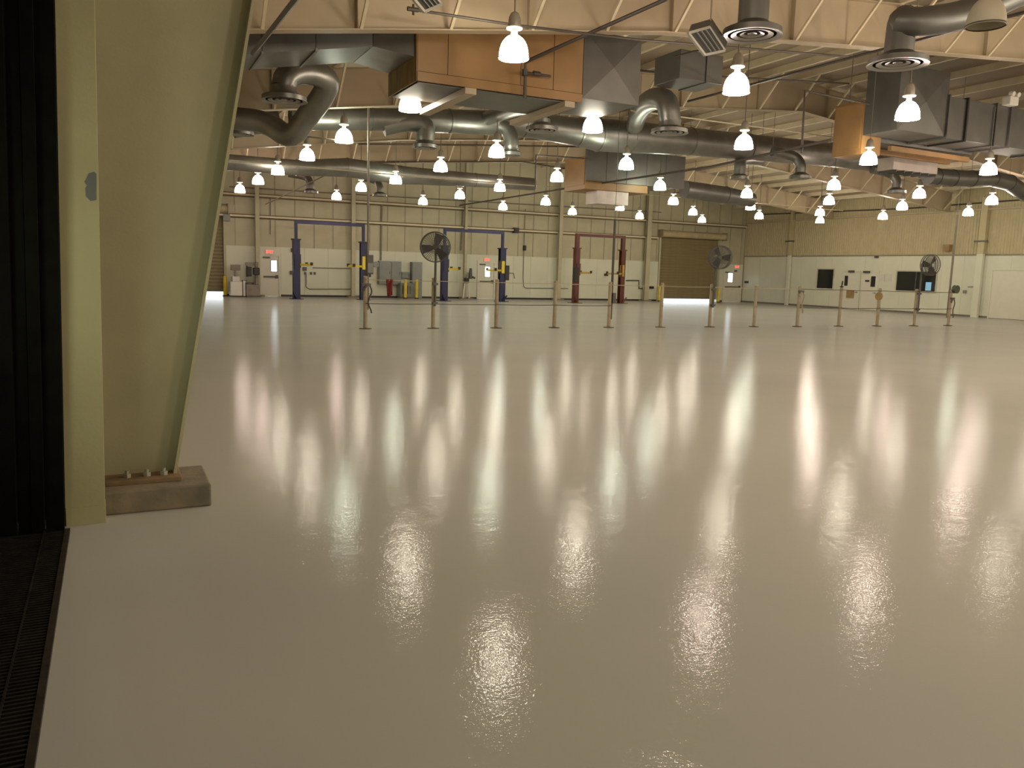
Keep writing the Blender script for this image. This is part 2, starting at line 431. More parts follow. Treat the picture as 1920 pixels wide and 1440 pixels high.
t = thing('steel_column', 'tapered cream steel column widening upward on a concrete block', 'column', (.15, 5.95, .15))
SL = .178
xi = lambda z: .335 + SL*(z-.175)
MB().prism([(-.12, 5.944, .175), (xi(.175), 5.944, .175), (xi(5.2), 5.944, 5.2), (-.12, 5.944, 5.2)], (0, .012, 0)).build('web', cream_col, t)
MB().hexa([(xi(.175), 5.85, .175), (xi(.175)+.02, 5.85, .175), (xi(.175)+.02, 6.05, .175), (xi(.175), 6.05, .175),
           (xi(5.3), 5.85, 5.3), (xi(5.3)+.02, 5.85, 5.3), (xi(5.3)+.02, 6.05, 5.3), (xi(5.3), 6.05, 5.3)]).build('inner_flange', cream_col, t)
MB().box(-.14, 5.85, .175, -.12, 6.05, 5.2).build('outer_flange', cream_col, t)
MB().box(-.15, 5.74, .15, .38, 6.12, .178).build('base_plate', rust, t, bevel=.003)
for k, px in enumerate((238, 275, 307)):
    p = AZ(px, 888, .178)
    e = MB(); e.tube([(p.x, 5.84, .178), (p.x, 5.84, .205)], .026, 6); e.tube([(p.x, 5.84, .2), (p.x, 5.84, .225)], .013, 8)
    e.build('anchor_bolt', mat('bolt_steel', (.38, .35, .30), .5, .4), t)
ob = MB().box(-.16, 5.59, 0, .55, 6.16, .15).build('concrete_block', conc, bevel=.012)
tag(ob, 'low concrete block on the floor under the tapered steel column', 'block')

t = thing('strip_curtain', 'black pleated rubber door curtain hanging beside the cream jamb', 'curtain', (-.6, 5.35, 0))
xx = -.298
k = 0
while xx > -1.65:
    wd = .07 if k % 3 else .1
    y0 = 5.36 - (.03 if k % 2 else 0)
    MB().hexa([(xx-wd, y0+.02, .001), (xx-.004, y0, .001), (xx-.004, y0+.05, .001), (xx-wd, y0+.06, .001),
               (xx-wd+.1, y0+.02, 4.2), (xx-.004+.1, y0, 4.2), (xx-.004+.1, y0+.05, 4.2), (xx-wd+.1, y0+.06, 4.2)]).build('strip', black_rub, t)
    xx -= wd; k += 1

t = thing('floor_grate', 'black ribbed metal drain grate set along the threshold', 'grate', (-.6, 3.2, 0))
gx = -.27
MB().box(gx-1.3, 1.0, .001, gx-.03, 5.36, .006).build('tray', black_rub, t)
MB().box(gx-.028, 1.0, .001, gx, 5.33, .022).build('frame', mat('dark_bronze', (.035, .026, .018), .5, .3, var=.5, scale=20), t)
e = MB(); yy = 1.02
while yy < 5.3:
    e.box(gx-1.3, yy, .006, gx-.03, yy+.012, .018); yy += .03
e.build('grate_bars', mat('black_iron', (.022, .019, .016), .45, .3, var=.4, scale=12), t, kind='stuff')
for dx in (.13, .42, .75):
    MB().box(gx-dx-.008, 1.0, .006, gx-dx, 5.33, .02).build('bearing_bar', mat('black_iron', (0, 0, 0)), t)

# ================================================================== LAMPS
rows = [
 [(450,362),(631,375),(793,384),(943,394),(1073,403),(1199,411),(1316,418)],
 [(484,346),(677,359),(862,373),(1023,385),(1162,395),(1299,404),(1423,411),(1537,419)],
 [(521,328),(742,345),(937,359),(1111,374),(1262,384),(1407,394),(1537,405),(1655,412)],
 [(576,301),(826,322),(1044,341),(1237,357),(1400,371),(1554,384),(1691,394),(1815,405)],
 [(645,268),(931,295),(1174,318),(1563,356),(1723,372),(1859,384)],
 [(769,209),(1111,248),(1394,280),(1628,309),(1853,328)],
 [(963,112),(1380,176),(1701,225)]]
rowname = ['the row closest to the far wall', 'the second row from the far wall', 'the third row from the far wall', 'the fourth row from the far wall',
           'the fifth row from the far wall', 'the second nearest row', 'the nearest row']
PINK = {(0,0),(0,1),(3,6),(4,3),(6,1),(6,2),(5,4),(4,5),(1,0),(2,6)}
GREEN = {(0,3),(1,3),(2,1),(4,0),(4,1),(3,3),(2,5),(1,6),(3,7),(4,2)}
ZL = 4.80
bowl = [(.225, 0), (.232, .012), (.226, .025), (.223, .08), (.213, .14), (.196, .2), (.168, .255), (.13, .3), (.09, .33), (.06, .345)]
def make_lamp(loc, mt, lit=True):
    x, y, z = loc
    t = thing('dome_lamp', '', 'lamp', loc, 'dome lamps hung from the roof')
    MB().lathe(bowl, loc, 20).build('shade', mt, t, smooth=True)
    e = MB().ring((x, y, z+.012), (0, 0, 1), .233, .008, 20, 5); e.build('rim', white_enamel if lit else dark_grey, t, smooth=True)
    e = MB().lathe([(.0, .30), (.05, .31), (.055, .40), (.035, .43), (0, .43)], loc, 10); e.build('lamp_holder', white_enamel, t, smooth=True)
    MB().lathe([(0, .435), (.12, .435), (.125, .45), (.10, .47), (0, .47)], loc, 16).build('reflector_plate', white_enamel, t, smooth=True)
    MB().lathe([(0, .47), (.095, .47), (.10, .50), (.09, .60), (.06, .66), (.03, .68), (0, .68)], loc, 14).build('ballast_housing', mat('lamp_housing', (.34, .30, .25), .45, .3), t, smooth=True)
    return t
proto = {}
NSP = {0: 'warm', 1: 'pink', 2: 'green'}
def place_lamp(x, y, key, label, top=None):
    if key not in proto:
        t = make_lamp((x, y, ZL), lamp_mats[key] if key < 3 else mat('unlit_lamp_glass', (.40, .36, .28), .3, var=.1), key < 3); proto[key] = t
    else:
        t = copy_tree(proto[key], (x, y, ZL))
    t['label'] = label
    # each lamp hangs on a stem of its own length
    MB().tube([(x, y, ZL+.67), (x, y, top or zroof(x)+.01)], .011, 6).build('stem', grey_pipe, t)
    return t
lamp_xy = []
for i, r in enumerate(rows):
    for j, (px, py) in enumerate(r):
        p = AZ(px, py-1, ZL); lamp_xy.append((p.x, p.y))
for i, r in enumerate(rows):
    for j, (px, py) in enumerate(r):
        p = AZ(px, py-1, ZL)
        key = 1 if (i, j) in PINK else 2 if (i, j) in GREEN else 0
        place_lamp(p.x, p.y, key, 'lit dome lamp, %s from the left in %s' % (ORD[j], rowname[i]), 5.75 if (i, j) == (5, 4) else None)
p = AZ(1848, 50, ZL); place_lamp(p.x, p.y, 3, 'unlit grey dome lamp hanging beside the round duct elbow')

# ================================================================== AIR HANDLERS AND DUCTS
def seams_x(parent, x0, x1, y, z0, z1, n, mt, d=.015):
    for k in range(1, n):
        x = x0+(x1-x0)*k/n
        MB().box(x-.012, y-d, z0, x+.012, y, z1).build('seam', mt, parent)
# unit one: big tan cabinet, nearest
U1 = thing('air_handler', 'large tan air handling cabinet hung behind the nearest roof beam', 'air handler', (6.7, 15.1, 4.9), 'tan air handlers under the roof')
x0, x1, y0, y1, z0, z1 = 5.0, 8.40, 14.3, 15.95, 4.92, 6.25
MB().box(x0+.01, y0+.02, z0+.03, x1-.01, y1, z1-.02).build('cabinet', tan, U1)
cuts = [x0, x0+.58, x0+2.05, x0+2.75, x1]
for a, c in zip(cuts, cuts[1:]):
    MB().box(a+.006, y0, z0+.17, c-.006, y0+.02, z1).build('panel', tan, U1, bevel=.004)
MB().box(x0, y0-.015, z0, x1, y0+.02, z0+.16).build('base_rail', tan, U1, bevel=.004)
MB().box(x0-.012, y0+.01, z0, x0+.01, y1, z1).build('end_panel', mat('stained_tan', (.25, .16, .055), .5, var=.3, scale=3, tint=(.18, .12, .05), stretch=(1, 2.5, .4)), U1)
MB().box(x0+.05, y0+.1, z0-.01, x1-.05, y1-.05, z0+.03).build('underside', galv_dark, U1)
for px in (870, 1065):
    a = AZ(px, 176 if px < 900 else 196, z0-.06)
    MB().box(a.x-.11, y0-.05, z0-.12, a.x+.11, y1+.75, z0-.012).build('support_channel', cream_beam, U1)
# plenum on its right end
px0, px1 = 8.42, 9.75
PL = MB(); PL.box(px0, y0+.03, z0+.1, px1, y1, z1+.05); PL.build('plenum', galv_plenum, U1)
fy = y0+.028; cx_, cz_ = (px0+px1)/2, (z0+.1+z1+.05)/2
MB().add([(px0, fy, z0+.1), (px1, fy, z0+.1), (px1, fy, z1+.05), (px0, fy, z1+.05), (cx_, fy-.07, cz_)], [(0, 1, 4), (1, 2, 4), (2, 3, 4), (3, 0, 4), (3, 2, 1, 0)]).build('cross_broken_face', galv_plenum, U1)
# sheet-metal duct leaving its left end, following the roof slope
LD = thing('sheet_duct', 'dark rectangular sheet duct at the end of the large tan cabinet', 'duct', (3, 15.3, 5.3))
def ld(xa, xb, za, zb2, name):
    MB().hexa([(xa, 14.65, za), (xb, 14.65, zb2), (xb, 15.95, zb2), (xa, 15.95, za), (xa, 14.65, za+.75), (xb, 14.65, zb2+.75), (xb, 15.95, zb2+.75), (xa, 15.95, za+.75)]).build(name, galv_dark, LD)
def zl(x): return 5.07 + (x-2.2)*.195
for a, c in ((1.2, 2.4), (2.4, 3.3), (3.3, 4.3)): ld(a, c-.01, zl(a), zl(c-.01), 'duct_section')
for x in (2.4, 3.3):
    MB().box(x-.02, 14.62, zl(x)-.03, x+.02, 15.98, zl(x)+.02).build('joint', galv, LD)
MB().hexa([(4.3, 14.65, zl(4.3)), (4.98, 14.4, 5.35), (4.98, 15.9, 5.35), (4.3, 15.95, zl(4.3)), (4.3, 14.65, 6.2), (4.98, 14.4, 6.22), (4.98, 15.9, 6.22), (4.3, 15.95, 6.2)]).build('transition', galv, LD)

# unit two, right
U2 = thing('air_handler', 'tan air handler with a tall grey plenum, near the right edge', 'air handler', (20.4, 16.9, 5.2), 'tan air handlers under the roof')
MB().box(19.07, 16.91, 5.18, 19.83, 17.96, 6.63).build('cabinet', tan, U2, bevel=.01)
MB().box(19.04, 16.97, 5.34, 19.07, 17.9, 6.57).build('panel', tan, U2)
MB().box(19.85, 16.97, 5.56, 23.9, 17.9, 6.63).build('fan_section', galv_dark, U2)
MB().box(19.07, 15.8, 5.67, 21.02, 16.9, 7.39).build('plenum', galv_dark, U2, bevel=.01)
MB().add([(19.09, 15.798, 5.69), (21.0, 15.798, 5.69), (21.0, 15.798, 7.35), (19.09, 15.798, 7.35), (20.05, 15.74, 6.5)], [(0, 1, 4), (1, 2, 4), (2, 3, 4), (3, 0, 4)]).build('cross_broken_face', galv_dark, U2)
MB().box(21.06, 15.8, 5.65, 30, 16.9, 6.77).build('duct', galv_dark, U2, bevel=.01)
for x in (21.04, 21.82, 23.1, 23.75, 25.7, 28):
    MB().box(x-.03, 15.74, 5.61, x+.03, 16.93, 6.81).build('joint', black if x == 21.82 else galv_dark, U2)
for dy in (0, .65):
    MB().bar(AY(1668, 278, 17.1)+Vector((0, dy, 0)), AY(1814, 300, 17.1)+Vector((0, dy, 0)), .13, .14).build('support_rail', tan, U2)
for x, y in ((19.5, 17.0), (19.5, 17.85), (23.3, 17.0), (23.3, 17.85)):
    MB().tube([(x, y, 6.6), (x, y, zroof(x)+.01)], .012, 6).build('hanger_rod', grey_pipe, U2)
a = AY(1676, 300, 18.5); c = AY(1757, 327, 18.5)
MB().box(a.x, 18.5, c.z, c.x, 19.1, a.z+.1).build('intake_box', mat('pink_white_enamel', (.50, .42, .38), .5), U2)
for k in range(6):
    fx = a.x+.1+k*(c.x-a.x-.2)/5
    MB().box(fx-.02, 18.45, c.z-.08, fx+.02, 19.1, c.z-.003).build('fin', dark_grey, U2)
# unit three, middle distance
U3 = thing('air_handler', 'tan and grey air handler in the middle distance', 'air handler', (17.7, 27.5, 4.7), 'tan air handlers under the roof')
xm = 15.9
q0 = AX(1097, 352, xm); q1 = AX(1058, 360, xm)
MB().box(xm, q0.y, 4.74, 18.7, q1.y, 5.95).build('cabinet', tan, U3, bevel=.01)
MB().box(18.72, q0.y+.02, 5.04, 20.1, q1.y, 5.95).build('fan_section', galv_dark, U3)
MB().box(xm-.03, q0.y+.05, 4.9, xm, q1.y-.05, 5.9).build('panel', tan, U3)
e1 = AY(1097, 337, q0.y-.06); e2 = AY(1281, 352, q0.y-.06)
MB().box(e1.x, q0.y-.12, 5.02, e2.x, q0.y-.003, 6.25).build('plenum', galv_plenum, U3, bevel=.01)
seams_x(U3, e1.x, e2.x, q0.y-.12, 5.02, 6.25, 5, galv_dark)
MB().box(xm+.6, q0.y+.1, 4.25, xm+2.0, q0.y+.9, 4.735).build('intake_box', mat('pink_white_enamel', (0, 0, 0)), U3)
# boxy duct hanging behind the nearest beam
e = AY(1264, 147, 16.2); e2 = AY(1345, 152, 16.2)
BD = thing('sheet_duct', 'short dark box duct hanging behind the tilted louvre box', 'duct', (e.x+.7, 16.6, e.z))
MB().box(e.x, 16.0, e.z-.03, e.x+1.25, 17.0, e.z+.62).build('duct_section', galv_dark, BD, bevel=.01)
MB().box(e.x+.75, 15.97, e.z-.05, e.x+.79, 17.02, e.z+.65).build('joint', galv_dark, BD)

def round_duct(label, pts, radii, mt, name='round_duct', joints=True, n=18, fine=True):
    P = [Vector(p) for p in pts]; R = radii if isinstance(radii, (list, tuple)) else [radii]*len(P)
    t = thing(name, label, 'duct', tuple(P[0]))
    for i in range(len(P)-1):
        MB().tube([P[i], P[i+1]], [R[i], R[i+1]], n).build('duct_section', mt, t, smooth=True)
        if joints and i:
            d = (P[i+1]-P[i-1]).normalized()
            MB().tube([P[i]-d*.03, P[i]+d*.03], R[i]+.018, n).build('joint', mt, t, smooth=True)
            if i % 2: MB().tube([P[i]+Vector((0, 0, R[i]-.01)), (P[i].x, P[i].y, zroof(P[i].x)+.01)], .009, 5).build('hanger_rod', grey_pipe, t)
    return t
def elbow_pts(pts, it=2):                       # corner cutting, keeps the ends
    P = [Vector(p) for p in pts]
    for _ in range(it):
        Q = [P[0]]
        for a, c in zip(P, P[1:]): Q += [a*.75+c*.25, a*.25+c*.75]
        P = Q + [P[-1]]
    return P
round_duct('long fat galvanized round duct running across the middle of the hall',
           [(4.4, 22.6, 5.45), (6.6, 22.6, 5.66), (8.9, 22.6, 5.85), (11.3, 22.6, 6.0), (13.2, 22.6, 5.96), (13.9, 22.6, 5.95), (15.1, 22.6, 6.0), (17.5, 22.6, 6.08), (20, 22.6, 6.12), (23.9, 22.6, 6.2), (27.5, 22.6, 6.2)],
           [.3, .3, .33, .36, .42, .5, .5, .44, .44, .42, .42], galv)
round_duct('long galvanized round duct in front of the far wall',
           [(3.2, 31.3, 5.2), (6.3, 31.3, 5.2), (8.2, 31.3, 5.35), (10.3, 31.3, 5.24), (13.5, 31.3, 5.28), (16.2, 31.3, 5.3)], [.28, .28, .36, .35, .27, .26], galv)
round_duct('dark round duct leaving the far side of the middle air handler',
           [AY(1283, 355, 28.2), AY(1360, 366, 28.2), AY(1410, 375, 28.2)], [.36, .36, .3], galv_dark)
round_duct('dark round duct below the right hand air handler',
           elbow_pts([AY(1740, 330, 20.0), AY(1800, 335, 20.0), AY(1880, 335, 20.2), AY(1925, 365, 20.6)], 1), .29, galv_dark)
round_duct('round duct passing high up left of the curved diffuser duct',
           [AY(435, 236, 23.9), AY(520, 222, 23.9)], .33, galv_dark, joints=False)

def diffuser(px, py, z, rad, label, path, r, mt=galv):
    c = AZ(px, py, z)
    t = thing('air_diffuser', label, 'diffuser', tuple(c), 'round ceiling diffusers')
    ringm = mat('diffuser_enamel', (.30, .28, .26), .35, .6)
    inner = mat('diffuser_throat', (.035, .03, .026), .6, var=.1)
    for k, (ro, ri, dz) in enumerate(((1, .80, 0), (.70, .52, .012), (.40, .27, .022), (.16, .0, .03))):
        prof = [(rad*ro, dz), (rad*ro, dz+.012), (rad*max(ri, .001), dz+.03), (rad*max(ri, .001), dz+.018)]
        MB().lathe(prof, tuple(c), 28, close=True).build('ring', ringm, t, smooth=True)
    MB().lathe([(rad*.97, .012), (rad*.97, .09), (rad*.6, .16), (r, .2), (r, .3)], tuple(c), 24).build('cone', mt, t, smooth=True)
    MB().lathe([(rad*.95, .085), (0, .085), (0, .095), (rad*.95, .095)], tuple(c), 24).build('throat', inner, t, smooth=True)
    P_ = max(path(c), key=lambda v: v.z)
    MB().tube([P_, (P_.x, P_.y, zroof(P_.x)+.01)], .009, 5).build('hanger_rod', grey_pipe, t)
    P = [Vector((c.x, c.y, c.z+.28))] + path(c)
    Q = elbow_pts(P, 2)
    e = MB().tube(Q, r, 16); e.build('neck_duct', mt, t, smooth=True)
    return t
diffuser(533, 190, 4.9, .46, 'round diffuser under a curled duct, next to the steel column',
         lambda c: [AY(537, 140, c.y+.0), AY(575, 132, c.y+.25), AY(620, 148, c.y+.5), AY(603, 185, c.y+.9), AY(573, 222, c.y+1.4), AY(545, 262, c.y+1.7), AY(500, 228, c.y+2.1), AY(440, 222, c.y+2.3)], .25)
diffuser(1410, 68, 5.15, .44, 'round diffuser at the top edge, beside the tilted louvre box',
         lambda c: [c+Vector((0, 0, .75)), c+Vector((-.1, .1, 1.15)), c+Vector((-1.6, .5, 1.35))], .22, galv_dark)
diffuser(1683, 122, 5.15, .48, 'round diffuser hanging in front of the tall grey plenum',
         lambda c: [c+Vector((.02, 0, .75)), AY(1700, 45, c.y-.2), AY(1810, 30, c.y-.5), AY(1910, -15, c.y-.8)], .23, galv_dark)
diffuser(1255, 250, 5.1, .46, 'round diffuser on an arched duct right of the nearest plenum',
         lambda c: [AY(1252, 186, c.y), AY(1222, 184, c.y+.8), AY(1200, 205, c.y+3.0), AY(1190, 235, c.y+5)], .27)
diffuser(1016, 246, 5.1, .42, 'round diffuser below the support channels of the large tan cabinet',
         lambda c: [c+Vector((0, .1, .55)), c+Vector((.1, 1.5, .85)), c+Vector((.2, 4, .9))], .2)
diffuser(797, 278, 5.0, .36, 'small round diffuser on a bent duct, between two lamps',
         lambda c: [AY(800, 232, c.y), AY(760, 228, c.y+.1), AY(718, 238, c.y+.2)], .26)
diffuser(958, 292, 5.0, .32, 'small round diffuser right behind a lamp under the long fat duct',
         lambda c: [c+Vector((0, 0, .5)), c+Vector((-.1, .1, .8)), c+Vector((-.5, .3, .95))], .22)
diffuser(452, 253, 5.0, .34, 'round diffuser half hidden by the steel column flange',
         lambda c: [c+Vector((.15, 0, .5)), c+Vector((.5, .3, .62)), c+Vector((-.6, .8, .9))], .2)
diffuser(1386, 336, 5.0, .34, 'pale round diffuser in the gap of the fifth lamp row', lambda c: [c+Vector((0, 0, .5)), c+Vector((.1, .1, .7)), c+Vector((1.2, .3, .8))], .2)
diffuser(1475, 316, 5.05, .34, 'round diffuser under the far end of the long fat duct', lambda c: [c+Vector((0, .1, .5)), c+Vector((0, .5, .9))], .18) if False else None
for px, py, lab in ((582, 362, 'far small diffuser on a hooked duct, left part'), (712, 368, 'far small diffuser beside the far round duct'), (1500, 335, 'small diffuser over the gap in the fifth lamp row'),
                    (1680, 362, 'small diffuser between two lamps below the right air handler')):
    diffuser(px, py, 4.95, .36, lab, lambda c: [c+Vector((0, 0, .45)), c+Vector((-.1, .2, .75)), c+Vector((-.9, .4, .85))], .17)

# tilted louvre boxes
def louvre_box(corners, ext, label):
    P = [AY(*c) for c in corners]; E = [AY(c[0]+ext[0], c[1]+ext[1], c[2]+ext[2]) for c in corners]
    ctr = sum(P, Vector())/4
    t = thing('louvre_box', label, 'vent box', tuple(ctr), 'tilted louvre boxes')
    MB().hexa(P + E).build('housing', galv_plenum, t)
    for a, c in zip(P, P[1:]+P[:1]): MB().bar(a, c, .035, .035).build('rim', silver, t)
    nrm = (P[1]-P[0]).cross(P[3]-P[0]).normalized()
    if nrm.dot(P[0]-E[0]) < 0: nrm = -nrm
    inner = [ctr + (p-ctr)*.86 + nrm*.004 for p in P]
    MB().hexa(inner + [p+nrm*.004 for p in inner]).build('dark_opening', mat('diffuser_throat', (0, 0, 0)), t)
    for k in (1, 2, 3):
        u = k/4; a = inner[0]*(1-u)+inner[3]*u; c = inner[1]*(1-u)+inner[2]*u
        MB().bar(a+nrm*.015, c+nrm*.015, .03, .012).build('blade', mid_grey, t)
    q = sum(E, Vector())/4
    MB().tube([q, (q.x, q.y, zroof(q.x)+.01)], .012, 6).build('hanger_rod', grey_pipe, t)
louvre_box([(1290, 62, 9.45), (1321, 103, 9.6), (1358, 95, 9.85), (1329, 51, 9.7)], (6, -16, .25), 'tilted louvre box with a bright rim beside the top diffuser')
louvre_box([(770, -8, 9.5), (795, 22, 9.6), (827, 8, 9.8), (803, -20, 9.7)], (-2, -18, .25), 'tilted louvre box cut by the top edge of the picture')

# pipes
def pipe(label, pts, r, mt, name='pipe', n=8, extra=None):
    P = [Vector(p) for p in pts]
    if extra is None:
        o = MB().tube([p-P[0] for p in P], r, n).build(name, mt, smooth=True); o.location = P[0]
        return tag(o, label, 'pipe')
    t = thing(name, label, 'pipe', tuple(P[0])); MB().tube(P, r, n).build('tube', mt, t, smooth=True)
    for nm, q, rr in extra:
        q = [Vector(v) for v in q]; MB().tube(q, rr, n).build(nm, mt, t, smooth=True)
    return t
yg = 14.12
pipe('dark gas pipe dropping down the front of the large tan cabinet', [AZ(1250, -2, 6.05), AY(985, 116, yg), AY(984, 184, yg)], .035, dark_pipe, 'gas_pipe',
     extra=[('valve', [AY(984, 130, yg-.02), AY(984, 142, yg-.02)], .055), ('branch', [AY(984, 136, yg), AY(1032, 143, yg)], .025), ('union', [AY(1000, 137, yg), AY(1012, 139, yg)], .045)])
pipe('dark diagonal brace rod beside the top of the steel column', [AY(474, 100, 11.6), AY(558, -6, 8.2)], .03, dark_pipe, 'brace_rod')
pipe('thin dark sprinkler pipe crossing in front of the nearest roof beam', [AY(768, 17, 12.4), AY(965, 47, 12.4), AY(1200, 75, 12.4), AY(1600, 107, 12.9)], .022, dark_pipe, 'sprinkler_pipe',
     extra=[('drop', [AY(775, 8, 12.4), AY(775, 28, 12.4)], .02), ('fitting', [AY(764, 16, 12.4), AY(784, 19, 12.4)], .035)])
pipe('dark sprinkler main running away under the elbow of the right diffuser', [AZ(1922, 23, 6.1), AZ(1600, 107, 6.1), AZ(1400, 161, 6.1), AZ(1290, 190, 6.1)], .03, dark_pipe, 'sprinkler_pipe')
pipe('dark pipe between the box duct and the right air handler', [AY(1200, 132, 17.4), AY(1262, 139, 17.4), AY(1408, 147, 17.4), AY(1592, 157, 17.4)], .026, dark_pipe, 'sprinkler_pipe')
pipe('dark pipe with a square drop left of the right air handler', [AY(1630, 195, 16.3), AY(1509, 170, 16.3), AY(1503, 287, 16.3)], .03, dark_pipe, 'gas_pipe')
pipe('pale conduit passing in front of the long fat duct', [AY(1183, 207, 19.2), AY(1450, 242, 19.2), AY(1590, 262, 19.2)], .02, pale_pipe, 'conduit')
pipe('thin pale conduit in front of the far round duct', [AY(430, 300, 29.8), AY(755, 329, 29.8), AY(1036, 351, 29.8), AY(1214, 365, 29.8), AY(1450, 383, 29.8), AY(1580, 395, 29.8)], .022, pale_pipe, 'conduit')
pipe('dark pipe sloping from the middle air handler toward the right air handler', [AZ(862, 385, 5.0), AZ(1057, 354, 5.0), AZ(1331, 313, 5.0), AZ(1560, 262, 5.0)], .035, dark_pipe, 'gas_pipe')
pipe('thin dark pipe below the small diffuser left of the lamps', [AY(497, 247, 21.6), AY(627, 262, 21.6), AY(672, 268, 21.6)], .018, dark_pipe, 'sprinkler_pipe')
pipe('dark sprinkler pipe along the third roof beam', [AY(672, 270, 27.6), AY(800, 271, 27.6), AY(1090, 275, 27.6)], .03, dark_pipe, 'sprinkler_pipe')
pipe('dark sprinkler pipe along the fourth roof beam', [AY(672, 305, 35.5), AY(740, 304, 35.5), AY(980, 303, 35.5), AY(1045, 314, 35.5)], .03, dark_pipe, 'sprinkler_pipe')
pipe('dark square pipe loop beside the middle air handler', [AY(1104, 299, 26.5), AY(1094, 297, 26.0), AY(1005, 291, 26.0), AY(1004, 352, 26.0)], .03, dark_pipe, 'gas_pipe')
pipe('long dark pipe under the far roof line', [AY(430, 350, FAR-.08), AY(620, 362, FAR-.08), AY(1000, 384, FAR-.08), AY(1240, 398, FAR-.08)], .03, grey_pipe, 'pipe')
pipe('thin dark pipe running along the right wall near the eave', [AX(1430, 402, RIGHT-.06), AX(1700, 391, RIGHT-.06), AX(1925, 374, RIGHT-.06)], .035, dark_pipe, 'pipe')
pipe('dark rod crossing under the roof right of the box duct', [AY(1265, 106, 14.9), AY(1300, 96, 14.5), AY(1365, 88, 13.9)], .02, dark_pipe, 'brace_rod')
pipe('pale diagonal rod hooked on the far round duct', [AY(498, 383, 36.5), AY(640, 314, 31.9)], .025, grey_pipe, 'brace_rod')
a = AY(1895, 190, 15.64)
t = thing('emergency_light', 'small white twin lamp box on the right hand duct', 'emergency light', tuple(a))
MB().box(a.x-.19, 15.52, a.z-.12, a.x+.19, 15.78, a.z+.12).build('case', white_enamel, t, bevel=.02)
for s in (-1, 1): MB().tube([(a.x+s*.12, 15.6, a.z+.19), (a.x+s*.12, 15.48, a.z+.17)], .07, 10).build('lamp_head', white_enamel, t)

# ================================================================== FAR WALL FURNITURE
def exit_door(idx, a, c, win, pbar_side):
    d = struct('door_%d' % idx, ((a+c)/2, FAR, 0))
    y0, y1 = FAR-.03, FAR+.03
    wx0, wx1, wz0, wz1 = win
    e = MB()
    e.box(a+.03, y0, .002, wx0, y1, 2.09); e.box(wx1, y0, .002, c-.03, y1, 2.09); e.box(wx0, y0, .002, wx1, y1, wz0); e.box(wx0, y0, wz1, wx1, y1, 2.09)
    d2 = d; d = e.build('leaf', door_mat, d2)
    MB().box(wx0, FAR-.004, wz0, wx1, FAR+.004, wz1).build('pane', clear_glass, d)
    for r4 in ((wx0-.03, wz0-.03, wx0, wz1+.03), (wx1, wz0-.03, wx1+.03, wz1+.03), (wx0, wz0-.03, wx1, wz0), (wx0, wz1, wx1, wz1+.03)):
        MB().box(r4[0], y0-.012, r4[1], r4[2], y0, r4[3]).build('pane_bead', mid_grey, d)
    for r4 in ((a-.06, 0, a+.025, 2.18), (c-.025, 0, c+.06, 2.18), (a+.025, 2.09, c-.025, 2.18)):
        MB().box(r4[0], FAR-.075, r4[1], r4[2], FAR+.06, r4[3]).build('frame', door_mat, d2)
    MB().box(a+.12, y0-.07, .98, c-.1, y0-.03, 1.05).build('push_bar', dark_grey, d)
    MB().box(c-.2, y0-.08, .93, c-.07, y0, 1.1).build('bar_case', dark_grey, d)
    MB().box(a+.1, y0-.07, 1.96, a+.45, y0, 2.03).build('closer', dark_grey, d)
winpx = [(508.5, 488.5, 519, 509), (909.5, 500, 918.5, 519), (1365, 512, 1373, 529)]
for i, ((a, c, zt), wp) in enumerate(zip(doors, winpx)):
    exit_door(i+1, a, c, fw(*wp), 1)
def exit_sign(px, py, label, wpx=13):
    p = AY(px, py, FAR-.1)
    t = thing('exit_sign', label, 'sign', tuple(p), 'exit signs over the far doors')
    MB().box(p.x-.19, FAR-.12, p.z-.12, p.x+.19, FAR-.052, p.z+.12).build('case', white_enamel, t, bevel=.008)
    cu = bpy.data.curves.new('lettering', 'FONT'); cu.body = 'EXIT'; cu.size = .19; cu.align_x = 'CENTER'; cu.align_y = 'CENTER'; cu.extrude = .004; cu.offset = .006
    cu.materials.append(red_sign)
    o = bpy.data.objects.new('lettering', cu); C.objects.link(o); o.parent = t
    o.location = Vector((p.x, FAR-.124, p.z)) - p; o.rotation_euler = (math.pi/2, 0, 0)
    me = bpy.data.meshes.new_from_object(o.evaluated_get(bpy.context.evaluated_depsgraph_get()))
    q = bpy.data.objects.new('lettering', me); C.objects.link(q); q.parent = t; q.location = o.location; q.rotation_euler = o.rotation_euler
    bpy.data.objects.remove(o); q.name = 'lettering'
exit_sign(505, 472.5, 'red exit sign over the door beside the grey workshop machine')
exit_sign(913, 487, 'red exit sign over the door between the two blue lifts')
exit_sign(1382, 500.5, 'red exit sign over the door in the far corner')

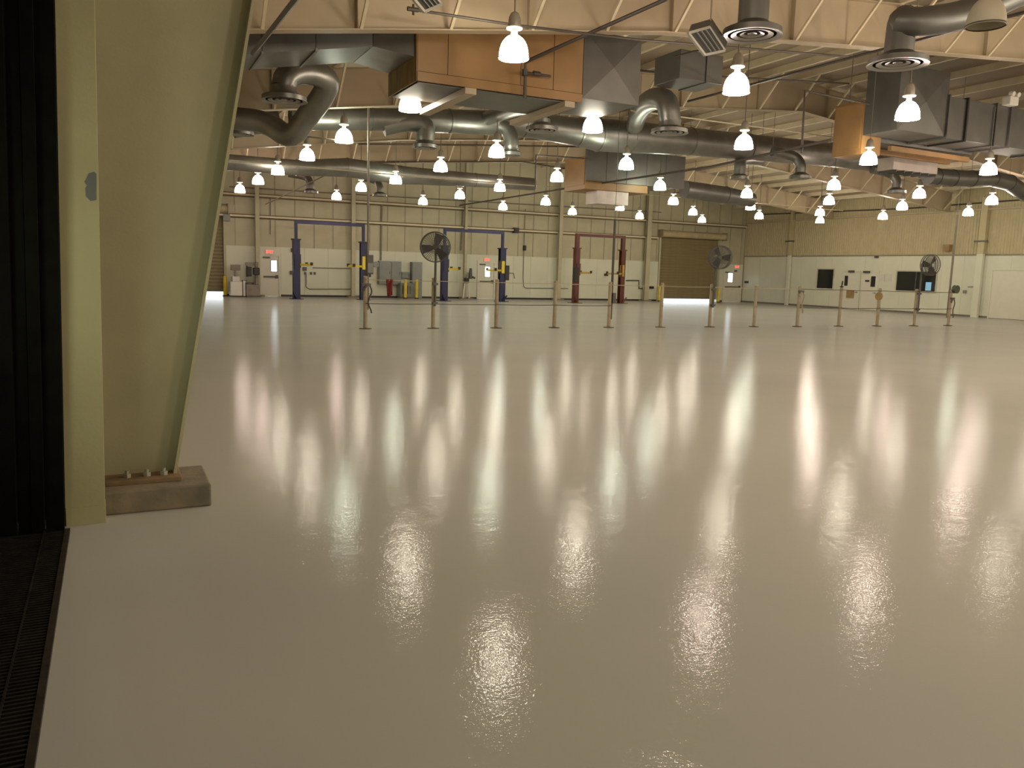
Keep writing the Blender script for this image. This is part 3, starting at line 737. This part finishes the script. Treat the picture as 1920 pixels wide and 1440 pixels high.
def rolling_door(idx, a, c, zbot, ztop):
    d = struct('door_%d' % idx, ((a+c)/2, FAR, 0))
    n = 22; h = (ztop-zbot)/n
    first = None
    for k in range(n):
        z = zbot+k*h
        if first is None:
            first = MB().prism([(a+.02, FAR+.03, z), (a+.02, FAR+.075, z), (a+.02, FAR+.075, z+h), (a+.02, FAR+.03, z+h), (a+.02, FAR+.005, z+h*.5)], (c-a-.04, 0, 0)).build('slat', brown_door, d)
        else:
            o = first.copy(); C.objects.link(o); o.parent = d; o.location = (0, 0, k*h)
    MB().box(a+.02, FAR, zbot-.06, c-.02, FAR+.08, zbot-.002).build('bottom_bar', dark_grey, d)
    MB().tube([(a-.15, FAR-.32, ztop+.2), (c+.15, FAR-.32, ztop+.2)], .22, 16).build('drum', mat('door_drum_paint', (.42, .34, .2), .5), d, smooth=True)
    for x in (a-.2, c+.15): MB().box(x, FAR-.58, ztop-.05, x+.05, FAR-.05, ztop+.46).build('drum_bracket', mat('drum_bracket_paint', (.30, .24, .14), .5), d)
    for x in (a-.1, c-.02): MB().box(x, FAR-.12, 0, x+.12, FAR+.1, ztop).build('guide_rail', cream, d)
rolling_door(4, ro_x0, ro_x1, .23, ro_top)
rolling_door(5, rl_x0, rl_x1, .27, ro_top)

def bollard(px, py, label, h=1.1, Y=None):
    p = AZ(px, py, 0)
    if Y: p = AY(px, py, Y)
    elif p.y > FAR-.5: p = AY(px, py, FAR-.6)
    t = thing('bollard', label, 'bollard', (p.x, p.y, 0), 'yellow bollards by the far wall')
    MB().tube([(p.x, p.y, 0), (p.x, p.y, h-.03), (p.x, p.y, h)], [.085, .085, .06], 14).build('post', yellow, t, smooth=True)
    MB().tube([(p.x, p.y, 0), (p.x, p.y, .06)], .12, 14).build('collar', black, t)
bollard(422, 551, 'yellow bollard beside the rolling door in the far left corner', 1.0)
bollard(760, 559, 'yellow bollard in front of the grey transformer', 1.05, FAR-1.1)
bollard(781, 560, 'yellow bollard in front of the tall grey cabinet', 1.05, FAR-1.1)
bollard(1236, 564, 'yellow bollard on the near side of the big rolling door', .95)
bollard(1347, 567, 'pale yellow bollard between big rolling door and corner door', .95)

def wall_box(name, label, cat, rect, depth, mt, parts=True, group=None):
    a, c, z0, z1 = fw(*rect)
    t = thing(name, label, cat, ((a+c)/2, FAR-.05, z0), group)
    MB().box(a, FAR-.05-depth, z0, c, FAR-.05, z1).build('body', mt, t, bevel=.01)
    if parts:
        dr = MB().box(a+.03, FAR-.07-depth, z0+.04, c-.03, FAR-.05-depth, z1-.04).build('door', mt, t, bevel=.006)
        MB().box(c-.1, FAR-.1-depth, (z0+z1)/2-.06, c-.07, FAR-.07-depth, (z0+z1)/2+.06).build('handle', dark_grey, dr)
    return t
wall_box('electrical_cabinet', 'wide grey electrical cabinet, the one closer to the blue lift', 'cabinet', (707, 489, 729, 533), .35, mid_grey, group='grey electrical cabinets')
wall_box('electrical_cabinet', 'wide grey electrical cabinet, the right one of the pair', 'cabinet', (729.5, 490, 748, 534), .35, mid_grey, group='grey electrical cabinets')
wall_box('electrical_cabinet', 'tall narrow grey cabinet behind the yellow bollard', 'cabinet', (768, 491, 786, 560), .4, mid_grey, group='grey electrical cabinets')
wall_box('switch_box', 'small grey switch box between the grey cabinets', 'box', (750, 510, 766, 522), .2, mid_grey)
a, c, z0, z1 = fw(742, 530, 767, 558)
t = thing('transformer', 'squat grey transformer on the floor below the switch box', 'transformer', ((a+c)/2, FAR-.5, 0))
MB().box(a, FAR-.85, .08, c, FAR-.15, z1).build('body', mid_grey, t, bevel=.03)
for k in range(4): MB().box(a+.1+k*.14, FAR-.87, .25, a+.16+k*.14, FAR-.85, z1-.15).build('louver', dark_grey, t)
MB().box(a+.03, FAR-.8, 0, c-.03, FAR-.2, .08).build('plinth', conc, t)
# red cloth on the barrier cord, built further down
# workshop machine by the first door
p = AZ(470, 553, 0); py_ = min(p.y, FAR-1.0)
a = AY(455, 550, py_).x; c = AY(485, 550, py_).x
t = thing('tyre_machine', 'cluttered grey tyre machine left of the first exit door', 'machine', ((a+c)/2, py_, 0))
grey_m = mat('machine_grey', (.22, .18, .15), .5, var=.2)
MB().box(a+.12, py_-.35, .05, c, py_+.35, .62).build('base_cabinet', grey_m, t, bevel=.03)
MB().box(a+.15, py_-.4, 0, c+.05, py_+.4, .06).build('foot_plate', dark_grey, t)
MB().tube([(c-.5, py_, .62), (c-.5, py_, .72)], .28, 16).build('turntable', dark_grey, t)
MB().box(c-.16, py_-.12, .62, c-.02, py_+.12, 1.75).build('column', grey_m, t, bevel=.01)
MB().box(c-.62, py_-.07, 1.55, c, py_+.07, 1.72).build('swing_arm', grey_m, t)
MB().tube([(c-.55, py_, 1.6), (c-.55, py_, 1.0)], .04, 8).build('mount_head', dark_grey, t)
MB().box(c-.62, py_-.36, 1.02, c-.36, py_-.12, 1.5).build('black_hood', black, t, bevel=.04)
MB().box(c-.3, py_-.36, 1.1, c+.02, py_-.1, 1.46).build('black_hood', black, t, bevel=.04)
MB().box(a, py_-.25, .05, a+.1, py_+.25, .8).build('pedal_unit', white_enamel, t)
t = thing('wheel_balancer', 'pale wheel balancer in the far left corner beside the tyre machine', 'machine', (a-.25, py_, 0))
MB().box(a-.62, py_-.3, .05, a-.05, py_+.3, .75).build('cabinet', white_enamel, t, bevel=.03)
MB().box(a-.5, py_-.2, .75, a-.15, py_+.25, 1.0).build('weight_tray', white_enamel, t, bevel=.02)
MB().box(a-.4, py_-.05, 1.0, a-.3, py_+.05, 1.3).build('mast', grey_m, t)
MB().box(a-.55, py_-.1, 1.3, a-.1, py_+.05, 1.58).build('display_head', grey_m, t, bevel=.02)
MB().tube([(a-.05, py_-.1, .8), (a+.2, py_-.1, .8)], .03, 8).build('shaft', dark_grey, t)

# air tool stand between lifts
p = AZ(874, 560, 0); yy = min(p.y, FAR-.7); p = AY(874, 560, yy)
t = thing('tool_stand', 'dark drum pump on two legs beside the middle exit door', 'pump', (p.x, yy, 0))
zt = AY(874, 505, yy).z
for s in (-1, 1):
    MB().bar((p.x+s*.2, yy, .05), (p.x+s*.1, yy, .95), .06).build('leg', white_enamel, t)
    MB().box(p.x+s*.2-.18, yy-.15, 0, p.x+s*.2+.18, yy+.15, .06).build('foot', grey_m, t)
MB().tube([(p.x, yy, .92), (p.x, yy, 1.2)], .15, 12).build('drum', black, t)
MB().tube([(p.x, yy, 1.2), (p.x+.1, yy, 1.5)], .05, 8).build('pipe', grey_m, t)
MB().tube([(p.x+.22, yy, 1.15), (p.x+.25, yy, 1.75)], [.12, .08], 10).build('motor', dark_grey, t)
MB().tube([(p.x+.25, yy, 1.3), (p.x+.5, yy-.05, 1.2)], .06, 8).build('handle', dark_grey, t)
# small fittings on the far wall
def wall_fit(name, label, cat, px, py, w_, h_, mt, depth=.1, extra=None):
    p = AY(px, py, FAR-.05)
    t = thing(name, label, cat, tuple(p))
    MB().box(p.x-w_/2, FAR-.05-depth, p.z-h_/2, p.x+w_/2, FAR-.03, p.z+h_/2).build('body', mt, t, bevel=.008)
    MB().box(p.x-w_/3, FAR-.07-depth, p.z-h_/4, p.x+w_/3, FAR-.05-depth, p.z+h_/4).build('cover', extra or mt, t)
    return t
wall_fit('loudspeaker', 'small dark loudspeaker on the girt right of the second blue lift', 'speaker', 965, 432, .3, .3, black, .3)
wall_fit('horn_strobe', 'black alarm horn on the wall under the dark loudspeaker', 'alarm', 983, 465, .16, .3, black, .12)
wall_fit('outlet_box', 'dark outlet box left of the first blue lift post, upper', 'outlet', 549, 469, .2, .2, dark_grey)
wall_fit('outlet_box', 'dark outlet box left of the first blue lift post, lower', 'outlet', 547, 511, .18, .18, dark_grey)
wall_fit('outlet_box', 'dark outlet box just right of the first blue lift post', 'outlet', 571, 504, .2, .18, dark_grey)
wall_fit('hose_box', 'small dark box on the wall between the dark red lift posts', 'box', 1136, 515, .26, .14, black)
wall_fit('call_box', 'grey call box beside the far left rolling door', 'box', 424, 408, .34, .34, mid_grey, .2)
wall_fit('outlet_box', 'black outlet box in the far corner right of the exit door, upper', 'outlet', 1398, 512, .16, .13, black)
wall_fit('outlet_box', 'dark box on the wall beside the big rolling door, low down', 'outlet', 1221, 539, .3, .16, black)
def wall_pipe(label, pxs, r=.022, mt=grey_pipe, name='conduit'):
    pipe(label, [AY(px, py, FAR-.09) for px, py in pxs], r, mt, name)
wall_pipe('thin grey conduit loop on the white wall right of the first lift post', [(586, 502), (640, 503), (660, 503)])
wall_pipe('low thin grey conduit between the first blue lift posts', [(574, 512), (574, 538), (580, 542), (660, 542)])
wall_pipe('thin conduit dropping beside the second blue lift', [(946, 512), (963, 512), (965, 522)])
wall_pipe('low thin conduit left of the dark red lift', [(981, 520), (982, 537), (986, 540), (1065, 541)])
wall_pipe('vertical conduit under the black alarm horn', [(985, 392), (983, 450), (981, 520)])
wall_pipe('grey conduit feeding the big rolling door', [(1174, 526), (1198, 526), (1198, 541), (1208, 541)], .04, dark_grey)
wall_pipe('vertical conduit above the first exit door', [(507, 366), (507, 440)])
wall_pipe('vertical conduit above the grey cabinets', [(716, 380), (714, 488)], .05)
wall_pipe('vertical conduit left of the drum pump', [(868, 388), (864, 470)], .04)
for px in (590, 583, 574): wall_fit('outlet_box', {590: 'pale outlet box on the first lift wall, third from the post', 583: 'pale outlet box on the first lift wall, second from the post', 574: 'dark outlet box below another beside the first lift post'}[px], 'outlet', px if px != 574 else 572, 512.5, .1, .13, dark_grey, .06)
# signs
p0 = fw(1376, 510, 1382, 516)
o = wall_fit('wall_panel', 'small dark alarm panel beside the corner exit door', 'panel', 1379, 508, .22, .1, dark_grey, .06)

# two-post lifts
def lift(label, pl, pr_, mt, armmt, ztop_post, zbeam_top, beam=True, thin=.13, wide=.32, single=False):
    Y = (pl.y+pr_.y)/2
    t = thing('car_lift', label, 'lift', ((pl.x+pr_.x)/2, Y, 0), 'two post car lifts')
    for s, x in ((1, pl.x), (-1, pr_.x)):
        MB().box(x-.28, Y-.35, 0, x+.28, Y+.35, .03).build('base_plate', mt, t)
        e = MB(); e.prism([(x-s*wide/2, Y-.16, .03), (x+s*wide/2, Y-.16, .03), (x+s*wide/2, Y-.1, .03), (x-s*wide/2+s*.05, Y-.1, .03), (x-s*wide/2+s*.05, Y+.1, .03), (x+s*wide/2, Y+.1, .03), (x+s*wide/2, Y+.16, .03), (x-s*wide/2, Y+.16, .03)], (0, 0, ztop_post-.03))
        e.build('post', mt, t)
        MB().box(x-wide/2-.05, Y-.2, ztop_post, x+wide/2+.05, Y+.2, ztop_post+.06).build('post_cap', mt, t)
        MB().box(x-thin/2, Y-thin/2, ztop_post+.06, x+thin/2, Y+thin/2, zbeam_top).build('extension', mt, t)
        zc = 1.72
        MB().box(x-wide/2+.06, Y-.2, zc-.2, x+wide/2-.03+.06*s, Y+.2, zc+.45).build('carriage', mt if s > 0 else armmt, t)
        for d in (-1, 1):
            q = Vector((x+s*.62, Y+d*.55, zc-.05))
            am = MB().bar((x+s*.15, Y+d*.12, zc-.05), q, .12, .1).build('arm', armmt, t)
            MB().tube([q+Vector((0, 0, -.02)), q+Vector((0, 0, .12))], .07, 10).build('lifting_pad', black, am)
        MB().bar((x-s*.02, Y-.2, .03), (x-s*.2, Y-.3, .35), .08).build('gusset', mt, t)
    if beam:
        MB().box(pl.x-thin/2, Y-thin/2, zbeam_top, pr_.x+thin/2, Y+thin/2, zbeam_top+.15).build('overhead_beam', mt, t)
    x = pr_.x if not single else pl.x-.3
    MB().box(x+.1, Y-.24, 1.15, x+.34, Y+.02, 1.95).build('power_unit', black, t, bevel=.02)
    return t
L1a, L1b = AZ(556, 560, 0), AZ(681, 563, 0); Y1 = (L1a.y+L1b.y)/2
L2a, L2b = AZ(832, 564, 0), AZ(939.5, 566, 0); Y2 = (L2a.y+L2b.y)/2
L3a, L3b = AZ(1078, 568, 0), AZ(1163, 569, 0); Y3 = (L3a.y+L3b.y)/2
lift('blue two post car lift with yellow arms, nearest the first exit door', AY(556, 560, Y1), AY(681, 563, Y1), blue, yellow, AY(556, 450, Y1).z, AY(556, 419, Y1).z)
lift('blue two post car lift behind the fan on the tall pole', AY(832, 564, Y2), AY(939.5, 566, Y2), blue, yellow, AY(939, 467, Y2).z, AY(939, 439, Y2).z)
lift('dark red two post car lift beside the big rolling door', AY(1078, 568, Y3), AY(1163, 569, Y3), redp, mat('worn_yellow', (.45, .30, .04), .5, var=.3, scale=9), AY(1163, 470, Y3).z, AY(1163, 447, Y3).z, beam=True, wide=.26, thin=.2, single=True)

# ================================================================== RIGHT WALL FURNITURE
def right_window(idx, r4, mullion):
    y0, y1, z0, z1 = r4
    d = struct('window_%d' % idx, (RIGHT-.03, (y0+y1)/2, z0))
    MB().box(RIGHT-.035, y0, z0, RIGHT-.03, y1, z1).build('pane', glass_dark, d)
    for q in ((y0-.06, z0-.06, y0, z1+.06), (y1, z0-.06, y1+.06, z1+.06), (y0, z0-.06, y1, z0), (y0, z1, y1, z1+.06)):
        MB().box(RIGHT-.075, q[0], q[1], RIGHT-.03, q[2], q[3]).build('frame', mat('window_frame_paint', (.50, .46, .36), .5), d)
    if mullion: MB().box(RIGHT-.06, (y0+y1)/2-.03, z0, RIGHT-.03, (y0+y1)/2+.03, z1).build('mullion', dark_grey, d)
right_window(1, wins[0], False); right_window(2, wins[1], True)
def right_door(idx, r4, slot, closer_px):
    y0, y1, z0, z1 = r4; z0 = 0
    d = struct('door_%d' % idx, (RIGHT-.03, (y0+y1)/2, 0))
    MB().box(RIGHT-.05, y0+.05, .02, RIGHT-.028, y1-.05, z1-.05).build('leaf', door_mat, d)
    for q in ((y0, 0, y0+.05, z1), (y1-.05, 0, y1, z1), (y0+.05, z1-.05, y1-.05, z1)):
        MB().box(RIGHT-.08, q[0], q[1], RIGHT-.028, q[2], q[3]).build('frame', white_wall, d)
    if slot:
        a, c, b0, b1 = rwall(*slot)
        MB().box(RIGHT-.06, a, b0, RIGHT-.05, c, b1).build('pane', glass_dark, d)
    if closer_px:
        a, c, b0, b1 = rwall(*closer_px); MB().box(RIGHT-.16, a, b0, RIGHT-.08, c, b1).build('closer', dark_grey, d)
    MB().bar((RIGHT-.1, y0+.16, 1.0), (RIGHT-.1, y0+.3, 1.0), .03).build('handle', dark_grey, d)
    MB().box(RIGHT-.1, y0+.15, .98, RIGHT-.05, y0+.19, 1.02).build('handle_stem', dark_grey, d)
right_door(6, rdoors[0], (1585.5, 517, 1590, 536), (1594, 507, 1604, 511))
right_door(7, rdoors[1], (1635, 518, 1641.5, 538), (1622, 508, 1633, 512))
right_door(8, rdoors[2], None, None)
y0, y1, z0, z1 = rdoors[2]
def rbox(name, label, cat, rect, mt, depth=.02, part=None):
    a, c, b0, b1 = rwall(*rect)
    t = thing(name, label, cat, (RIGHT-.05, (a+c)/2, b0))
    MB().box(RIGHT-.05-depth, a, b0, RIGHT-.031, c, b1).build('body', mt, t)
    MB().box(RIGHT-.055-depth, a+(c-a)*.1, b0+(b1-b0)*.1, RIGHT-.05-depth, c-(c-a)*.1, b1-(b1-b0)*.1).build(part or 'face', mt, t)
rbox('door_sign', 'brown square notice on the first right hand office door', 'notice', (1589, 544, 1602, 559), wood, .03)
rbox('door_sign', 'small black name plate on the second right hand office door', 'sign', (1624, 525, 1631, 528.5), black, .03)
rbox('notice_sheet', 'pale notice sheet on the wall between office door and wide window', 'notice', (1650, 514, 1659, 528), paper, .01)
rbox('notice_sheet', 'pale notice sheet nearest the wide dark window', 'notice', (1661, 514, 1672, 528), paper, .01)
rbox('wall_speaker', 'brown loudspeaker box above the wide window', 'speaker', (1775, 459, 1786, 471), wood, .25)
rbox('outlet_box', 'dark outlet box on the white wall in the far right corner', 'outlet', (1398, 527, 1404, 531), black, .05)
rbox('camera_box', 'small dark fitting on the ledge above the office doors', 'box', (1643, 480, 1648, 484), dark_grey, .1)
rbox('outlet_box', 'grey outlet box left of the wide double door', 'outlet', (1808, 544, 1813, 550), mid_grey, .06)
rbox('outlet_box', 'grey outlet box close to the wide double door', 'outlet', (1833, 545, 1839, 551), mid_grey, .06)
pipe('short grey conduit between outlet boxes near the wide double door', [AX(1815, 538, RIGHT-.08), AX(1830, 537, RIGHT-.08), AX(1836, 545, RIGHT-.08)], .02, grey_pipe, 'conduit')
# monitor glow seen in the wide window
a, c, b0, b1 = rwall(1737, 529, 1746, 545)
t = thing('lit_screen', 'small blue lit screen in the wide dark window', 'screen', (RIGHT-.04, (a+c)/2, b0))
MB().box(RIGHT-.045, a, b0, RIGHT-.036, c, b1).build('panel', screen_mat, t)
MB().box(RIGHT-.05, a-.02, b0-.04, RIGHT-.036, c+.02, b0-.002).build('bezel', black, t)

# ================================================================== BARRIER: stanchions, cords, fans, drops
YP = 21.1
base_px = [(685,615),(812,614),(930,614),(1039,613),(1141,614),(1238,614),(1330,614),(1413,614),(1494,614),(1572,613),(1644,612),(1713,612),(1777,612)]
PX = [AZ(px, py, 0).x*YP/AZ(px, py, 0).y for px, py in base_px]
labels = ['stanchion at the left end of the barrier, holding a dark service box',
          'second stanchion from the left, with the tallest fan',
          'third stanchion from the left, in front of the blue lift',
          'fourth stanchion from the left, a plain post',
          'fifth stanchion from the left, with a black air drop',
          'sixth stanchion, at the left side of the big rolling door',
          'seventh stanchion, with the dark fan before the rolling door',
          'eighth stanchion, a plain post before the far corner',
          'ninth stanchion, with pale hose fittings and a looped hose',
          'tenth stanchion, with a small black lever on top',
          'eleventh stanchion, with a brown disc on its side',
          'twelfth stanchion, with a fan before the wide window',
          'stanchion at the right end of the barrier, holding a green hose reel']
st0 = None
for k, x in enumerate(PX):
    if st0 is None:
        t = thing('stanchion', '', 'stanchion', (x, YP, 0), 'barrier stanchions')
        MB().lathe([(0, 0), (.165, 0), (.165, .02), (.06, .035), (0, .035)], (x, YP, 0), 18).build('base', mat('brown_base_plate', (.10, .065, .04), .5, .3), t, smooth=True)
        MB().tube([(x, YP, .03), (x, YP, 1.36)], .055, 12).build('post', post_mat, t, smooth=True)
        MB().lathe([(.058, 1.355), (.058, 1.375), (.03, 1.395), (0, 1.395)], (x, YP, 0), 12).build('cap', post_mat, t, smooth=True)
        e = MB()
        for z in (1.3, .675): e.tube([(x, YP-.075, z), (x, YP+.075, z)], .014, 8)
        e.build('cord_eye', dark_grey, t)
        st0 = t
    else:
        t = copy_tree(st0, (x, YP, 0))
    t['label'] = labels[k]
def cord(label, i, j, z, mt, sag=.012):
    pts = []
    for a in range(i, j):
        for s in range(4):
            u = s/4; pts.append((PX[a]+(PX[a+1]-PX[a])*u, YP-.07, z-sag*4*u*(1-u)))
    pts.append((PX[j], YP-.07, z))
    o = MB().tube([Vector(p)-Vector(pts[0]) for p in pts], .011, 6).build('barrier_cord', mt); o.location = pts[0]
    tag(o, label, 'cord')
cord('pale upper barrier cord from the left end stanchion to the ninth', 0, 8, 1.30, cord_mat)
cord('upper barrier cord over the right hand stanchions', 8, 12, 1.30, dark_cord)
cord('dark lower barrier cord across the first five stanchions', 0, 4, .675, dark_cord)
cord('dark lower barrier cord across the right hand stanchions', 8, 12, .66, dark_cord)
# red cloth hung over the upper cord
a = AY(722, 523, YP); c = AY(735, 552, YP)
e = MB(); n = 7; vs = []; rowsz = [1.315, 1.22, 1.1, .98, .88]
for rr, z in enumerate(rowsz):
    for i in range(n):
        u = i/(n-1); sh = .05*rr/4
        vs.append((a.x+(c.x-a.x)*(u*(1-.35*rr/4))+sh, YP-.09-.025*math.sin(u*9+rr), z-.02*math.sin(u*5)*rr/4))
fs = [(r0*n+i, r0*n+i+1, (r0+1)*n+i+1, (r0+1)*n+i) for r0 in range(4) for i in range(n-1)]
m0 = len(vs); vs += [(x_, y_+.04, z_) for x_, y_, z_ in vs]; fs += [tuple(i+m0 for i in f)[::-1] for f in fs]
e.add(vs, fs); o = e.build('red_rag', red_cloth, smooth=True); tag(o, 'dark red cloth hanging on the upper cord before the cabinets', 'cloth')

def fan(px, py, k, rad, yawdeg, label, zpole, mt_blade=black, spin=.3, dy=-.12):
    c = AY(px, py, YP+dy)
    x = PX[k]+.0
    t = thing('pedestal_fan', label, 'fan', (x, YP+dy, zpole), 'pole mounted drum fans')
    c = Vector((x + (c.x-x)*.6, YP+dy, c.z))
    MB().tube([(x, YP+dy, zpole), (x, YP+dy, c.z-.1), (c.x, YP+dy, c.z)], .032, 10).build('pole', dark_grey, t, smooth=True)
    for z in (zpole+.08, 1.22): MB().box(x-.07, YP+dy-.04, z-.03, x+.07, YP-.05, z+.03).build('clamp', dark_grey, t)
    rot = Matrix.Rotation(math.radians(yawdeg), 3, 'Z')
    ax = rot @ Vector((0, -1, 0)); sx = rot @ Vector((1, 0, 0))
    MB().tube([c+ax*.02, c+ax*.28], .085, 12).build('motor', dark_grey, t, smooth=True)
    hub = c+ax*.36
    MB().tube([c+ax*.28, hub+ax*.05], .06, 12).build('hub', dark_grey, t, smooth=True)
    for b_ in range(3):
        an = spin+b_*2*math.pi/3
        d = sx*math.cos(an)+Vector((0, 0, 1))*math.sin(an); nrm = ax.cross(d)
        vs = []
        for (rr, wd, tw) in ((.06, .07, .5), (.4*rad, .36*rad, .42), (.9*rad, .50*rad, .3)):
            for s in (-1, 1):
                vs.append(hub+d*rr+nrm*(s*wd*.62)+ax*(s*wd*tw*.7))
        vs2 = [v+ax*.012 for v in vs]
        MB().add(vs+vs2, [(0, 1, 3, 2), (2, 3, 5, 4), (6, 8, 9, 7), (8, 10, 11, 9), (0, 2, 8, 6), (2, 4, 10, 8), (1, 7, 9, 3), (3, 9, 11, 5), (4, 5, 11, 10), (0, 6, 7, 1)]).build('blade', mt_blade, t)
    guard = MB()
    for off in (-.09, .11):
        g = hub+ax*off
        for f_ in (.2, .3, .4, .5, .6, .7, .8, .9): guard.ring(g, ax, rad*f_, .0035, 28, 4)
        for s in range(36):
            an = 2*math.pi*s/36; d = sx*math.cos(an)+Vector((0, 0, 1))*math.sin(an)
            guard.bar(g+d*.08, g+d*rad*.99, .006, .006, up=ax)
    guard.build('guard_wires', dark_grey, t, kind='stuff')
    for off in (-.09, .0, .11): MB().ring(hub+ax*off, ax, rad, .014, 36, 6).build('guard_hoop', dark_grey, t, smooth=True)
    return t
fan(819, 464, 1, .395, -25, 'tall drum fan before the second blue lift', .62, mat('brown_blade', (.055, .045, .04), .5), spin=1.25)
fan(1343, 483, 6, .36, -20, 'drum fan in front of the big rolling door', .64, spin=.0)
fan(1729, 497, 11, .38, -6, 'drum fan turned aside before the wide window', .55, spin=.9)
fan_grey = None

# service drops and fittings on the stanchions
pipe('dark air drop pipe falling to the left end stanchion', [(PX[0]+.1, YP+.12, .5), (PX[0]+.1, YP+.12, zroof(PX[0])-.25)], .03, grey_pipe, 'drop_pipe')
zt = AY(1155, 411, YP+.12).z; pipe('dark air drop hanging on a thin cord at the fifth stanchion', [(PX[4]+.14, YP+.12, .25), (PX[4]+.14, YP+.12, zt)], .038, dark_pipe, 'drop_pipe', extra=[('cord', [(PX[4]+.14, YP+.12, zt), (PX[4]+.14, YP+.12, zroof(PX[4]))], .007)])
zt = AY(1806, 404, YP+.14).z; pipe('grey air drop hanging on a thin cord at the right end stanchion', [(PX[12]+.1, YP+.14, .3), (PX[12]+.1, YP+.14, zt)], .04, grey_pipe, 'drop_pipe', extra=[('cord', [(PX[12]+.1, YP+.14, zt), (PX[12]+.1, YP+.14, zroof(PX[12]))], .007)])
def gear(name, label, cat, k, z, mt, kind):
    x = PX[k]; t = thing(name, label, cat, (x, YP, z))
    if kind == 'reel':
        MB().tube([(x+.1, YP-.16, z), (x+.1, YP-.06, z)], .14, 18).build('drum', mt, t, smooth=True)
        for yy in (-.17, -.05): MB().ring((x+.1, YP+yy, z), (0, 1, 0), .15, .012, 20, 5).build('flange', dark_grey, t)
        MB().box(x+.0, YP-.1, z-.02, x+.1, YP-.056, z+.02).build('bracket', dark_grey, t)
    if kind == 'disc':
        MB().tube([(x-.115, YP-.05, z), (x-.06, YP-.05, z)], .15, 18).build('disc', mt, t, smooth=True)
        MB().box(x-.07, YP-.05, z-.03, x-.05, YP+.05, z+.03).build('bracket', dark_grey, t)
    if kind == 'box':
        MB().box(x+.06, YP-.09, z-.16, x+.17, YP+.06, z+.16).build('case', mt, t, bevel=.01)
        MB().box(x+.17, YP-.05, z-.06, x+.19, YP+.02, z+.06).build('cover', dark_grey, t)
    if kind == 'tall':
        MB().box(x+.02, YP-.06, z-.24, x+.2, YP+.088, z+.26).build('case', mt, t, bevel=.01)
        MB().box(x+.04, YP-.08, z-.2, x+.18, YP-.06, z+.05).build('cover', mid_grey, t)
        MB().tube([(x+.27, YP-.05, z+.02), (x+.27, YP+.02, z+.02)], .08, 14).build('gauge', mid_grey, t)
        MB().box(x+.18, YP-.03, z, x+.24, YP+.01, z+.04).build('gauge_arm', dark_grey, t)
    if kind == 'hose':
        pts = [(x+.09+.05*math.sin(u*1.4), YP-.1+.02*math.cos(u), z-u*.13) for u in [i*.4 for i in range(15)]]
        MB().tube(pts, .02, 8).build('hose', mt, t, smooth=True)
        MB().box(x-.12, YP-.1, z-.02, x+.12, YP-.057, z+.05).build('hanger', dark_grey, t)
        MB().tube([(x, YP-.1, z+.0), (x-.1, YP-.12, z-.14)], .03, 8).build('coupling', mt, t)
    if kind == 'lever':
        MB().tube([(x, YP, z), (x, YP, z+.04)], .06, 10).build('mount', black, t)
        MB().bar((x, YP, z+.04), (x+.03, YP, z+.22), .035).build('lever_arm', black, t)
gear('service_box', 'dark grey service box on the drop pipe at the left end stanchion', 'box', 0, 1.68, dark_grey, 'tall')
gear('looped_hose', 'dark hose looped on the left end stanchion', 'hose', 0, 1.15, mat('dark_hose', (.05, .045, .04), .5), 'hose')
gear('air_regulator', 'dark regulator box low on the fifth stanchion', 'regulator', 4, .9, dark_grey, 'box')
gear('looped_hose', 'pale looped air hose on the ninth stanchion', 'hose', 8, 1.2, post_mat, 'hose')
gear('lever_valve', 'black lever valve on top of the tenth stanchion', 'valve', 9, 1.395, black, 'lever')
gear('hose_disc', 'brown disc on the side of the tenth stanchion', 'disc', 9, 1.08, wood, 'disc') if False else None
gear('cord_disc', 'brown disc on the side of the eleventh stanchion', 'disc', 10, 1.1, wood, 'disc')
gear('hose_reel', 'dark green hose reel on the right end stanchion', 'hose reel', 12, 1.42, mat('green_reel', (.07, .09, .05), .5), 'reel')
gear('looped_hose', 'brown hose looped on the right end stanchion', 'hose', 12, 1.05, mat('brown_hose', (.12, .09, .06), .5), 'hose')
